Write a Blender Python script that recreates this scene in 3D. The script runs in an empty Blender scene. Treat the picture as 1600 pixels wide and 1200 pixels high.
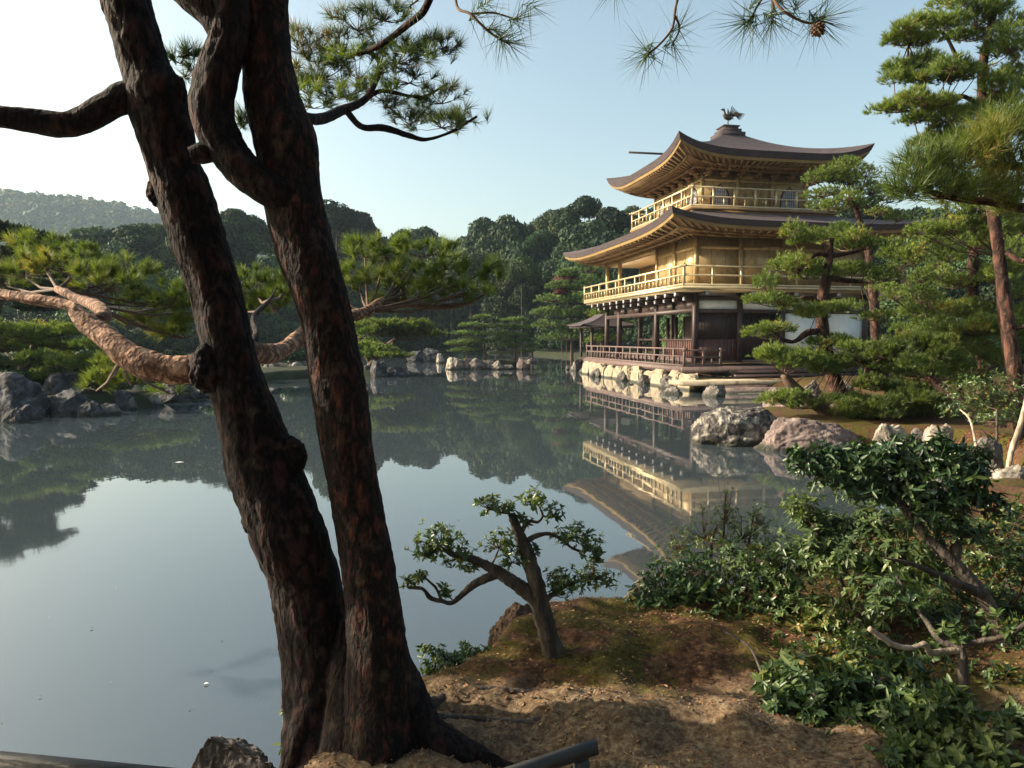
import bpy, math
import numpy as np
from mathutils import Vector

# ------------------------------------------------------------------ camera, sky, sun, exposure
S = bpy.context.scene
COL = S.collection
R_ = math.radians
F_PX, PITCH, CAM_H = 1112.0, R_(3.67), 2.16
cam_data = bpy.data.cameras.new("camera")
cam_data.sensor_width = 36.0
cam_data.lens = F_PX / 1600 * 36
cam_data.clip_start = 0.05
cam_data.clip_end = 6000
cam = bpy.data.objects.new("camera", cam_data)
COL.objects.link(cam)
cam.location = (0, 0, CAM_H)
cam.rotation_euler = (math.pi / 2 - PITCH, 0, 0)
S.camera = cam

SUN_EL, SUN_LEFT = R_(25), R_(83)          # elevation; degrees to the left of the view axis
W = bpy.data.worlds.new("World")
S.world = W
W.use_nodes = True
nt = W.node_tree
sky = nt.nodes.new("ShaderNodeTexSky")
sky.sky_type = 'NISHITA'
sky.sun_disc = False
sky.sun_elevation = SUN_EL
sky.sun_rotation = -SUN_LEFT
sky.air_density = 1.0
sky.dust_density = 4.0
sky.ozone_density = 0.8
tint = nt.nodes.new("ShaderNodeMix"); tint.data_type = 'RGBA'; tint.blend_type = 'MULTIPLY'; tint.inputs[0].default_value = 1
tint.inputs[7].default_value = (1.06, 1.08, 0.93, 1)
nt.links.new(sky.outputs[0], tint.inputs[6]); nt.links.new(tint.outputs[2], nt.nodes["Background"].inputs[0])
nt.nodes["Background"].inputs[1].default_value = 0.11
sun_dir = Vector((-math.sin(SUN_LEFT) * math.cos(SUN_EL), math.cos(SUN_LEFT) * math.cos(SUN_EL), math.sin(SUN_EL)))
sl = bpy.data.lights.new("sun", 'SUN')
sl.energy = 4.9
sl.angle = R_(0.5)
sl.color = (1.0, 0.86, 0.66)
so = bpy.data.objects.new("sun", sl)
COL.objects.link(so)
so.rotation_euler = sun_dir.to_track_quat('Z', 'Y').to_euler()
S.view_settings.view_transform = 'Standard'
S.view_settings.look = 'None'
S.view_settings.gamma = 1
S.view_settings.exposure = 1.3
S.render.engine = 'CYCLES'
S.cycles.use_denoising = True
S.cycles.max_bounces = 8
S.cycles.volume_bounces = 1
S.cycles.transparent_max_bounces = 8

rng = np.random.default_rng(11)

# ------------------------------------------------------------------ projection helpers
CP, SP = math.cos(PITCH), math.sin(PITCH)


def P(px, py, D):
    """point at forward distance D seen at photo pixel (px, py)"""
    xr, up = (px - 800) / F_PX, (600 - py) / F_PX
    d = np.array([xr, CP + SP * up, -SP + CP * up])
    d = d * (D / d[1])
    return np.array([d[0], d[1], d[2] + CAM_H])


def M_PX(D):
    return D / F_PX


# ------------------------------------------------------------------ numpy noise
def _hash(ix, iy, iz, seed):
    n = (ix.astype(np.int64) * 374761393 + iy.astype(np.int64) * 668265263 + iz.astype(np.int64) * 2147483647 + seed * 1274126177) & 0xFFFFFFFF
    n = ((n ^ (n >> 13)) * 1274126177) & 0xFFFFFFFF
    n = (n ^ (n >> 16)) & 0xFFFFFFFF
    return n.astype(np.float64) / 0xFFFFFFFF


def vnoise(x, y, z=None, seed=0):
    x = np.asarray(x, float); y = np.asarray(y, float)
    z = np.zeros_like(x) if z is None else np.asarray(z, float)
    ix, iy, iz = np.floor(x), np.floor(y), np.floor(z)
    fx, fy, fz = x - ix, y - iy, z - iz
    fx, fy, fz = [f * f * (3 - 2 * f) for f in (fx, fy, fz)]
    r = 0
    for dx in (0, 1):
        for dy in (0, 1):
            for dz in (0, 1):
                w = (fx if dx else 1 - fx) * (fy if dy else 1 - fy) * (fz if dz else 1 - fz)
                r = r + w * _hash(ix + dx, iy + dy, iz + dz, seed)
    return r * 2 - 1


def fbm(x, y, z=None, seed=0, oct=4):
    r, a, s = 0, 1.0, 1.0
    zz = None if z is None else np.asarray(z)
    for o in range(oct):
        r = r + a * vnoise(np.asarray(x) * s, np.asarray(y) * s, None if zz is None else zz * s, seed + o * 17)
        a *= 0.5; s *= 2.03
    return r


def unit(v):
    v = np.asarray(v, float)
    return v / (np.linalg.norm(v, axis=-1, keepdims=True) + 1e-12)


def rand_unit(n):
    return unit(rng.normal(size=(n, 3)))


# ------------------------------------------------------------------ mesh builder
class MB:
    def __init__(self):
        self.V, self.T, self.Q, self.n = [], [], [], 0

    def add(self, v, t=None, q=None):
        v = np.asarray(v, float).reshape(-1, 3)
        if t is not None and len(t): self.T.append(np.asarray(t, np.int64).reshape(-1, 3) + self.n)
        if q is not None and len(q): self.Q.append(np.asarray(q, np.int64).reshape(-1, 4) + self.n)
        self.V.append(v); self.n += len(v)

    def box(self, a, b):
        (x0, y0, z0), (x1, y1, z1) = a, b
        v = [(x, y, z) for x in (x0, x1) for y in (y0, y1) for z in (z0, z1)]
        self.add(v, q=[(0, 1, 3, 2), (4, 6, 7, 5), (0, 4, 5, 1), (2, 3, 7, 6), (0, 2, 6, 4), (1, 5, 7, 3)])

    def bar(self, a, b, w, h, up=(0, 0, 1)):
        a = np.array(a, float); b = np.array(b, float)
        d = unit(b - a); s = np.cross(d, up)
        s = unit(s) if np.linalg.norm(s) > 1e-6 else np.array([1., 0, 0])
        u = np.cross(s, d)
        v = []
        for p in (a, b):
            for i, j in ((-1, -1), (1, -1), (1, 1), (-1, 1)):
                v.append(p + s * i * w / 2 + u * j * h / 2)
        self.add(v, q=[(0, 3, 2, 1), (4, 5, 6, 7), (0, 1, 5, 4), (1, 2, 6, 5), (2, 3, 7, 6), (3, 0, 4, 7)])

    def tube(self, pts, rad, seg=8, step=None, disp=None, cap=True):
        pts = np.asarray(pts, float); rad = np.asarray(rad, float)
        if step:
            pts, rad = resample(pts, rad, step)
        n = len(pts)
        tan = unit(np.gradient(pts, axis=0))
        ref = np.array([0.31, 0.17, 1.0]) if abs(tan[0][2]) < 0.9 else np.array([1.0, 0.2, 0.1])
        N = np.zeros((n, 3)); nn = unit(np.cross(tan[0], ref))
        for i in range(n):
            nn = unit(nn - tan[i] * np.dot(nn, tan[i])); N[i] = nn
        B = np.cross(tan, N)
        th = np.linspace(0, 2 * math.pi, seg, endpoint=False)
        dirs = N[:, None, :] * np.cos(th)[None, :, None] + B[:, None, :] * np.sin(th)[None, :, None]
        r = np.repeat(rad[:, None], seg, 1)
        if disp is not None:
            L = np.concatenate([[0], np.cumsum(np.linalg.norm(np.diff(pts, axis=0), axis=1))])
            r = r + disp(np.repeat(th[None, :], n, 0), np.repeat(L[:, None], seg, 1), r)
        v = pts[:, None, :] + dirs * r[:, :, None]
        i = np.arange(n - 1)[:, None] * seg; j = np.arange(seg)[None, :]; k = (j + 1) % seg
        q = np.stack([i + j, i + k, i + seg + k, i + seg + j], -1).reshape(-1, 4)
        v = v.reshape(-1, 3)
        t = None
        if cap:
            v = np.vstack([v, pts[0], pts[-1]])
            c0, c1 = n * seg, n * seg + 1
            jj = np.arange(seg); kk = (jj + 1) % seg
            t = np.vstack([np.stack([kk, jj, np.full(seg, c0)], -1), np.stack([(n - 1) * seg + jj, (n - 1) * seg + kk, np.full(seg, c1)], -1)])
        self.add(v, t=t, q=q)

    def grid(self, X):
        """X: (m, n, 3) surface"""
        m, n = X.shape[:2]
        i = np.arange(m - 1)[:, None] * n; j = np.arange(n - 1)[None, :]
        q = np.stack([i + j, i + j + 1, i + n + j + 1, i + n + j], -1).reshape(-1, 4)
        self.add(X.reshape(-1, 3), q=q)

    def mesh(self, name, off=None, smooth=False):
        V = np.vstack(self.V)
        if off is not None: V = V - np.asarray(off)
        T = np.vstack(self.T) if self.T else np.zeros((0, 3), np.int64)
        Q = np.vstack(self.Q) if self.Q else np.zeros((0, 4), np.int64)
        me = bpy.data.meshes.new(name)
        me.vertices.add(len(V)); me.vertices.foreach_set("co", V.astype(np.float32).ravel())
        loops = np.concatenate([T.ravel(), Q.ravel()])
        me.loops.add(len(loops)); me.loops.foreach_set("vertex_index", loops.astype(np.int32))
        nf = len(T) + len(Q)
        starts = np.concatenate([np.arange(len(T)) * 3, len(T) * 3 + np.arange(len(Q)) * 4])
        me.polygons.add(nf); me.polygons.foreach_set("loop_start", starts.astype(np.int32))
        if smooth: me.polygons.foreach_set("use_smooth", np.ones(nf, bool))
        me.update(calc_edges=True)
        return me


def resample(pts, rad, step):
    pts = np.asarray(pts, float); rad = np.asarray(rad, float)
    p = np.vstack([2 * pts[0] - pts[1], pts, 2 * pts[-1] - pts[-2]])
    rr = np.concatenate([[rad[0]], rad, [rad[-1]]])
    out, orr = [], []
    for i in range(1, len(p) - 2):
        n = max(2, int(np.linalg.norm(p[i + 1] - p[i]) / step))
        for t in np.arange(n) / n:
            a = 2 * p[i]; b = p[i + 1] - p[i - 1]; c = 2 * p[i - 1] - 5 * p[i] + 4 * p[i + 1] - p[i + 2]; d = -p[i - 1] + 3 * p[i] - 3 * p[i + 1] + p[i + 2]
            out.append(0.5 * (a + b * t + c * t * t + d * t ** 3))
            orr.append(rr[i] + (rr[i + 1] - rr[i]) * (t * t * (3 - 2 * t)))
    out.append(p[-2]); orr.append(rr[-2])
    return np.array(out), np.array(orr)


def link(name, me, mat, parent=None):
    o = bpy.data.objects.new(name, me); COL.objects.link(o)
    if mat is not None and not me.materials: me.materials.append(mat)
    if parent is not None: o.parent = parent
    return o


def obj(name, mb, mat, parent=None, smooth=False, local=False):
    """link the builder as ONE mesh; world coordinates unless local"""
    off = None
    if parent is not None and not local:
        p, off = parent, np.zeros(3)
        while p is not None: off = off + np.array(p.location); p = p.parent
    return link(name, mb.mesh(name, off, smooth), mat, parent)


def tag(o, label=None, cat=None, group=None, kind=None):
    if label: o["label"] = label
    if cat: o["category"] = cat
    if group: o["group"] = group
    if kind: o["kind"] = kind
    return o


def thing(name, label, cat, loc=(0, 0, 0), group=None, rotz=0):
    o = bpy.data.objects.new(name, None); COL.objects.link(o)
    o.empty_display_size = 0.1
    o.location = tuple(float(c) for c in loc); o.rotation_euler = (0, 0, rotz)
    return tag(o, label, cat, group)


# ------------------------------------------------------------------ materials
def ramp(nodes, stops):
    r = nodes.new("ShaderNodeValToRGB")
    e = r.color_ramp.elements
    while len(e) < len(stops): e.new(0.5)
    for i, (p, c) in enumerate(stops):
        e[i].position = p; e[i].color = (*c, 1)
    return r


def mat(name, stops, scale=4, rough=0.7, bump=0.0, bscale=None, metal=0.0, detail=6, stretch=(1, 1, 1), spec=0.5, bdist=0.02, distort=0.0, wet=False):
    m = bpy.data.materials.new(name); m.use_nodes = True
    n, l = m.node_tree.nodes, m.node_tree.links
    b = n["Principled BSDF"]
    b.inputs["Roughness"].default_value = rough
    b.inputs["Metallic"].default_value = metal
    b.inputs["Specular IOR Level"].default_value = spec
    tc = n.new("ShaderNodeTexCoord"); mp = n.new("ShaderNodeMapping"); mp.inputs["Scale"].default_value = stretch
    l.new(tc.outputs["Object"], mp.inputs[0])
    nz = n.new("ShaderNodeTexNoise"); nz.inputs["Scale"].default_value = scale; nz.inputs["Detail"].default_value = detail
    nz.inputs["Roughness"].default_value = 0.62; nz.inputs["Distortion"].default_value = distort
    l.new(mp.outputs[0], nz.inputs[0])
    r = ramp(n, stops); l.new(nz.outputs[0], r.inputs[0])
    if wet:                                                        # stone stained dark and green along the waterline
        ge = n.new("ShaderNodeNewGeometry"); sp = n.new("ShaderNodeSeparateXYZ"); l.new(ge.outputs["Position"], sp.inputs[0])
        wr = n.new("ShaderNodeMath"); wr.operation = 'MULTIPLY_ADD'; wr.inputs[1].default_value = -0.16; l.new(nz.outputs[0], wr.inputs[0]); l.new(sp.outputs[2], wr.inputs[2])
        mr = n.new("ShaderNodeMapRange"); mr.inputs[1].default_value = -0.03; mr.inputs[2].default_value = 0.05; l.new(wr.outputs[0], mr.inputs[0])
        wm = n.new("ShaderNodeMix"); wm.data_type = 'RGBA'; l.new(mr.outputs[0], wm.inputs[0]); wm.inputs[6].default_value = (0.03, 0.03, 0.022, 1); l.new(r.outputs[0], wm.inputs[7])
        l.new(wm.outputs[2], b.inputs["Base Color"])
    else: l.new(r.outputs[0], b.inputs["Base Color"])
    if bump:
        bn = n.new("ShaderNodeTexNoise"); bn.inputs["Scale"].default_value = bscale or scale * 4; bn.inputs["Detail"].default_value = 8
        l.new(mp.outputs[0], bn.inputs[0])
        bp = n.new("ShaderNodeBump"); bp.inputs["Strength"].default_value = bump; bp.inputs["Distance"].default_value = bdist
        l.new(bn.outputs[0], bp.inputs["Height"]); l.new(bp.outputs[0], b.inputs["Normal"])
    return m


def leaf_mat(name, stops, rough=0.5, trans=0.35, tcol=(1.2, 1.3, 0.5), spec=0.4, clump=1.2, vary=0.0):
    """leaf colour differs from leaf to leaf and from twig to twig"""
    m = bpy.data.materials.new(name); m.use_nodes = True
    n, l = m.node_tree.nodes, m.node_tree.links
    b = n["Principled BSDF"]; b.inputs["Roughness"].default_value = rough; b.inputs["Specular IOR Level"].default_value = spec
    g = n.new("ShaderNodeNewGeometry"); tc = n.new("ShaderNodeTexCoord")
    nz = n.new("ShaderNodeTexNoise"); nz.inputs["Scale"].default_value = clump; nz.inputs["Detail"].default_value = 3
    l.new(tc.outputs["Object"], nz.inputs[0])
    mx = n.new("ShaderNodeMath"); mx.operation = 'MULTIPLY_ADD'; mx.inputs[1].default_value = 0.6
    sb = n.new("ShaderNodeMath"); sb.operation = 'MULTIPLY_ADD'; sb.inputs[1].default_value = 1.6; sb.inputs[2].default_value = -0.6
    l.new(nz.outputs[0], sb.inputs[0]); l.new(g.outputs["Random Per Island"], mx.inputs[0]); l.new(sb.outputs[0], mx.inputs[2])
    r0 = ramp(n, stops); l.new(mx.outputs[0], r0.inputs[0])
    hs = n.new("ShaderNodeHueSaturation"); l.new(r0.outputs[0], hs.inputs["Color"])
    if vary:
        oi = n.new("ShaderNodeObjectInfo")
        for nm, k, lo, hi in (("Value", 1.0, 1 - vary, 1 + vary), ("Hue", 7.13, .465, .525)):
            fr_ = n.new("ShaderNodeMath"); fr_.operation = 'MULTIPLY'; fr_.inputs[1].default_value = k; l.new(oi.outputs["Random"], fr_.inputs[0])
            f2 = n.new("ShaderNodeMath"); f2.operation = 'FRACT'; l.new(fr_.outputs[0], f2.inputs[0])
            vr = n.new("ShaderNodeMapRange"); vr.inputs[3].default_value = lo; vr.inputs[4].default_value = hi; l.new(f2.outputs[0], vr.inputs[0]); l.new(vr.outputs[0], hs.inputs[nm])
    r = hs; l.new(r.outputs[0], b.inputs["Base Color"])
    t = n.new("ShaderNodeBsdfTranslucent"); mc = n.new("ShaderNodeMix"); mc.data_type = 'RGBA'; mc.blend_type = 'MULTIPLY'; mc.inputs[0].default_value = 1
    l.new(r.outputs[0], mc.inputs[6]); mc.inputs[7].default_value = (*tcol, 1); l.new(mc.outputs[2], t.inputs[0])
    ms = n.new("ShaderNodeMixShader"); ms.inputs[0].default_value = trans
    l.new(b.outputs[0], ms.inputs[1]); l.new(t.outputs[0], ms.inputs[2]); l.new(ms.outputs[0], n["Material Output"].inputs[0])
    return m


def bark_mat(name, plate, crevice, lichen, scale=15, stretch=(1, 1, 0.42), bump=1.0, bdist=0.022):
    m = bpy.data.materials.new(name); m.use_nodes = True
    n, l = m.node_tree.nodes, m.node_tree.links
    b = n["Principled BSDF"]; b.inputs["Roughness"].default_value = 0.85; b.inputs["Specular IOR Level"].default_value = 0.2
    tc = n.new("ShaderNodeTexCoord"); mp = n.new("ShaderNodeMapping"); mp.inputs["Scale"].default_value = stretch
    l.new(tc.outputs["Object"], mp.inputs[0])
    wn = n.new("ShaderNodeTexNoise"); wn.inputs["Scale"].default_value = scale * 0.8; wn.inputs["Detail"].default_value = 7
    l.new(mp.outputs[0], wn.inputs[0])
    wx = n.new("ShaderNodeMix"); wx.data_type = 'VECTOR'; wx.inputs[0].default_value = 0.17
    l.new(mp.outputs[0], wx.inputs[4]); l.new(wn.outputs["Color"], wx.inputs[5])
    v = n.new("ShaderNodeTexVoronoi"); v.feature = 'DISTANCE_TO_EDGE'; v.inputs["Scale"].default_value = scale
    l.new(wx.outputs[1], v.inputs["Vector"])
    r1 = ramp(n, [(0.0, crevice), (0.10, crevice), (0.30, plate[0]), (0.8, plate[1])])
    fn = n.new("ShaderNodeTexNoise"); fn.inputs["Scale"].default_value = scale * 5; fn.inputs["Detail"].default_value = 6; l.new(mp.outputs[0], fn.inputs[0])
    ad = n.new("ShaderNodeMath"); ad.operation = 'MULTIPLY_ADD'; ad.inputs[1].default_value = 0.5; l.new(fn.outputs[0], ad.inputs[0]); l.new(v.outputs[0], ad.inputs[2])
    sbt = n.new("ShaderNodeMath"); sbt.operation = 'SUBTRACT'; sbt.inputs[1].default_value = 0.2; l.new(ad.outputs[0], sbt.inputs[0])
    l.new(sbt.outputs[0], r1.inputs[0])
    ln = n.new("ShaderNodeTexNoise"); ln.inputs["Scale"].default_value = 14; ln.inputs["Detail"].default_value = 7; l.new(tc.outputs["Object"], ln.inputs[0])
    r2 = ramp(n, [(0.58, (0, 0, 0)), (0.75, (0.35, 0.35, 0.35))]); l.new(ln.outputs[0], r2.inputs[0])
    mc = n.new("ShaderNodeMix"); mc.data_type = 'RGBA'; l.new(r2.outputs[0], mc.inputs[0]); l.new(r1.outputs[0], mc.inputs[6]); mc.inputs[7].default_value = (*lichen, 1)
    l.new(mc.outputs[2], b.inputs["Base Color"])
    bp = n.new("ShaderNodeBump"); bp.inputs["Strength"].default_value = bump; bp.inputs["Distance"].default_value = bdist
    l.new(sbt.outputs[0], bp.inputs["Height"]); l.new(bp.outputs[0], b.inputs["Normal"])
    return m


MAT = {}
MAT['gold'] = mat("gold leaf", [(0.25, (0.2160, 0.1395, 0.0633)), (0.45, (0.3330, 0.2325, 0.1092)), (0.75, (0.4680, 0.3441, 0.1782))], 5, 0.42, 0.3, 14, metal=0.3, bdist=0.01)
MAT['goldrail'] = mat("pale gold lacquer", [(0.3, (0.40, 0.32, 0.19)), (0.7, (0.56, 0.46, 0.29))], 2, 0.42, metal=0.55)
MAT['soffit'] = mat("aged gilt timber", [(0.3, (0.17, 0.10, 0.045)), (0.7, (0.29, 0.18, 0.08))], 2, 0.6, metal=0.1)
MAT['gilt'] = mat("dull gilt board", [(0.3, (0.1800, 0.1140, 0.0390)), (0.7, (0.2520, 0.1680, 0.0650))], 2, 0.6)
MAT['ceiling'] = mat("pale ceiling board", [(0.3, (0.42, 0.32, 0.22)), (0.7, (0.55, 0.42, 0.30))], 3, 0.7)
MAT['shingle'] = mat("cypress bark shingle", [(0.25, (0.0238, 0.0167, 0.0210)), (0.5, (0.0527, 0.0370, 0.0430)), (0.8, (0.0978, 0.0704, 0.0750))], 4, 0.85, 0.9, 9, stretch=(0.5, 0.5, 9), bdist=0.05)
MAT['timber'] = mat("dark red brown timber", [(0.3, (0.016, 0.009, 0.009)), (0.7, (0.046, 0.021, 0.018))], 3, 0.55, 0.1, 20, stretch=(1, 1, 0.2))
MAT['panel'] = mat("red brown shutter board", [(0.3, (0.05, 0.020, 0.018)), (0.7, (0.10, 0.038, 0.032))], 4, 0.6, 0.1, 20, stretch=(4, 4, 0.3))
MAT['railwood'] = mat("weathered veranda wood", [(0.3, (0.06, 0.036, 0.033)), (0.7, (0.125, 0.078, 0.07))], 5, 0.65)
MAT['plaster'] = mat("white plaster", [(0.3, (0.66, 0.66, 0.64)), (0.7, (0.80, 0.80, 0.78))], 2, 0.85)
MAT['cream'] = mat("cream stone facing", [(0.30, (0.0680, 0.0553, 0.0425)), (0.44, (0.2380, 0.1955, 0.1360)), (0.75, (0.3825, 0.3230, 0.2338))], 2.2, 0.85, 0.3, 14, wet=True)
MAT['paper'] = mat("grey window paper", [(0.3, (0.30, 0.30, 0.34)), (0.7, (0.40, 0.40, 0.44))], 2, 0.8)
MAT['bronze'] = mat("dark bronze", [(0.3, (0.045, 0.035, 0.03)), (0.7, (0.10, 0.08, 0.06))], 5, 0.5, metal=0.5)
MAT['rock'] = mat("grey lichen rock", [(0.32, (0.022, 0.02, 0.02)), (0.46, (0.085, 0.075, 0.07)), (0.58, (0.17, 0.15, 0.135)), (0.72, (0.33, 0.30, 0.26))], 3.2, 0.9, 0.9, 12, bdist=0.06, distort=0.6, wet=True)
MAT['rockpale'] = mat("pale lichen rock", [(0.32, (0.045, 0.04, 0.036)), (0.46, (0.19, 0.165, 0.135)), (0.58, (0.34, 0.305, 0.25)), (0.72, (0.52, 0.48, 0.41))], 3.0, 0.9, 0.9, 12, bdist=0.06, distort=0.5, wet=True)
MAT['rockpurple'] = mat("purple brown rock", [(0.28, (0.045, 0.032, 0.032)), (0.5, (0.13, 0.095, 0.09)), (0.75, (0.25, 0.20, 0.175))], 2.6, 0.9, 0.8, 14, bdist=0.05, distort=0.4, wet=True)
MAT['rockstreak'] = mat("black and white streaked rock", [(0.36, (0.0153, 0.0136, 0.0153)), (0.47, (0.0595, 0.0510, 0.0510)), (0.56, (0.1870, 0.1700, 0.1445)), (0.68, (0.3910, 0.3655, 0.3060))], 3.6, 0.9, 1.0, 14, bdist=0.06, distort=1.2, stretch=(1.3, 1, .8), wet=True)
MAT['rockshaded'] = mat("blue grey rock in shade tone", [(0.34, (0.0086, 0.0086, 0.0111)), (0.5, (0.0324, 0.0324, 0.0385)), (0.62, (0.0792, 0.0792, 0.0888)), (0.75, (0.1872, 0.1800, 0.1850))], 3.2, 0.9, 0.9, 12, bdist=0.06, distort=.6, wet=True)  # grey rock in a lower tone, shore shade put into the colour
MAT['rockrust'] = mat("rust brown rock", [(0.28, (0.0195, 0.0117, 0.0078)), (0.5, (0.0650, 0.0377, 0.0234)), (0.75, (0.1300, 0.0845, 0.0520))], 4, 0.9, 0.9, 14, bdist=0.03, wet=True)
MAT['bark'] = bark_mat("old pine bark", [(0.021, 0.010, 0.010), (0.080, 0.032, 0.026)], (0.004, 0.003, 0.004), (0.12, 0.09, 0.07))
MAT['redbark'] = bark_mat("red pine bark", [(0.027, 0.011, 0.010), (0.165, 0.048, 0.027)], (0.005, 0.004, 0.004), (0.15, 0.105, 0.075), scale=19)
MAT['limbbark'] = bark_mat("flaky orange limb bark", [(0.3096, 0.1848, 0.1247), (0.4988, 0.3432, 0.2408)], (0.0860, 0.0440, 0.0301), (0.5160, 0.4136, 0.3096), scale=14, stretch=(1, 1, 1))
MAT['twig'] = mat("twig bark", [(0.3, (0.05, 0.03, 0.022)), (0.7, (0.11, 0.065, 0.045))], 20, 0.85)
MAT['trunkred'] = bark_mat("reddish pine trunk", [(0.070, 0.033, 0.024), (0.17, 0.082, 0.058)], (0.022, 0.012, 0.010), (0.22, 0.16, 0.12), scale=7, stretch=(1, 1, 0.45), bump=1.0, bdist=0.04)
MAT['trunkgrey'] = mat("grey shrub bark", [(0.3, (0.014, 0.011, 0.010)), (0.5, (0.042, 0.032, 0.028)), (0.72, (0.12, 0.095, 0.075))], 14, 0.85, 0.8, 40, stretch=(1, 1, 0.4))
MAT['deadwood'] = mat("bleached dead wood", [(0.3, (0.08, 0.06, 0.045)), (0.48, (0.26, 0.21, 0.16)), (0.72, (0.44, 0.38, 0.30))], 9, 0.85, 1.0, 30, stretch=(1, 1, .3))
MAT['rail'] = mat("weathered dark rail", [(0.3, (0.02, 0.02, 0.022)), (0.7, (0.06, 0.055, 0.055))], 8, 0.6, 0.4, 40, stretch=(0.3, 1, 1))
G = lambda *a: [(p, c) for p, c in a]
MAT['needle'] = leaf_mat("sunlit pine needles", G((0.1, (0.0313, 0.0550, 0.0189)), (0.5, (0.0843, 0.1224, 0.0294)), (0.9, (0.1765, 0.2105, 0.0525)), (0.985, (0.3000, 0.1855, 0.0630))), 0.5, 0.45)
MAT['needlebacklit'] = leaf_mat("backlit pine needles", G((0.1, (0.022, 0.042, 0.022)), (0.55, (0.05, 0.085, 0.035)), (0.95, (0.095, 0.13, 0.045)), (0.99, (0.35, 0.20, 0.06))), 0.5, 0.3)  # darker copy of the sunlit needles, backlit tone put into the colour
MAT['needlemid'] = leaf_mat("green pine needles", G((0.1, (0.0527, 0.0893, 0.0228)), (0.5, (0.1249, 0.1785, 0.0370)), (0.93, (0.2245, 0.2678, 0.0579)), (0.985, (0.3953, 0.2120, 0.0627))), 0.5, 0.32)
MAT['needleblue'] = leaf_mat("blue green needles", G((0.1, (0.057, 0.105, 0.047)), (0.5, (0.130, 0.195, 0.073)), (0.95, (0.227, 0.300, 0.100))), 0.55, 0.25)
MAT['forest'] = leaf_mat("dark broadleaf crown", G((0.1, (0.0077, 0.0185, 0.0132)), (0.5, (0.0242, 0.0458, 0.0240)), (0.95, (0.0671, 0.0986, 0.0372))), 0.6, 0.12, clump=0.25, spec=0.08, vary=0.55)
MAT['forestlight'] = leaf_mat("lighter broadleaf crown", G((0.1, (0.0143, 0.0334, 0.0180)), (0.5, (0.0407, 0.0739, 0.0312)), (0.95, (0.1034, 0.1470, 0.0480))), 0.6, 0.15, clump=0.25, spec=0.08, vary=0.55)
MAT['hillleaf'] = leaf_mat("autumn hillside leaves", G((0.1, (0.0338, 0.0625, 0.0425)), (0.6, (0.0675, 0.1063, 0.0595)), (0.88, (0.1125, 0.1250, 0.0680)), (0.97, (0.3375, 0.2000, 0.1020))), 0.7, 0.1, clump=0.03, spec=0.08)
MAT['maple'] = leaf_mat("red maple leaves", G((0.1, (0.045, 0.016, 0.016)), (0.5, (0.10, 0.024, 0.024)), (0.9, (0.17, 0.04, 0.03))), 0.6, 0.3, (1.2, 0.7, 0.5))
MAT['leaf'] = leaf_mat("glossy shrub leaves", G((0.05, (0.0228, 0.0468, 0.0204)), (0.5, (0.0612, 0.1021, 0.0347)), (0.85, (0.1332, 0.1702, 0.0520)), (0.985, (0.2652, 0.1873, 0.0520))), 0.35, 0.3, clump=2.5)
MAT['leafpale'] = leaf_mat("pale shrub leaves", G((0.05, (0.0361, 0.0653, 0.0297)), (0.5, (0.0904, 0.1344, 0.0505)), (0.9, (0.1806, 0.2150, 0.0752))), 0.38, 0.35, clump=2.5)
MAT['leafdark'] = leaf_mat("dark shrub leaves", G((0.05, (0.0140, 0.0332, 0.0184)), (0.5, (0.0374, 0.0746, 0.0306)), (0.92, (0.0995, 0.1450, 0.0459))), 0.35, 0.25, clump=2.5)


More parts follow.
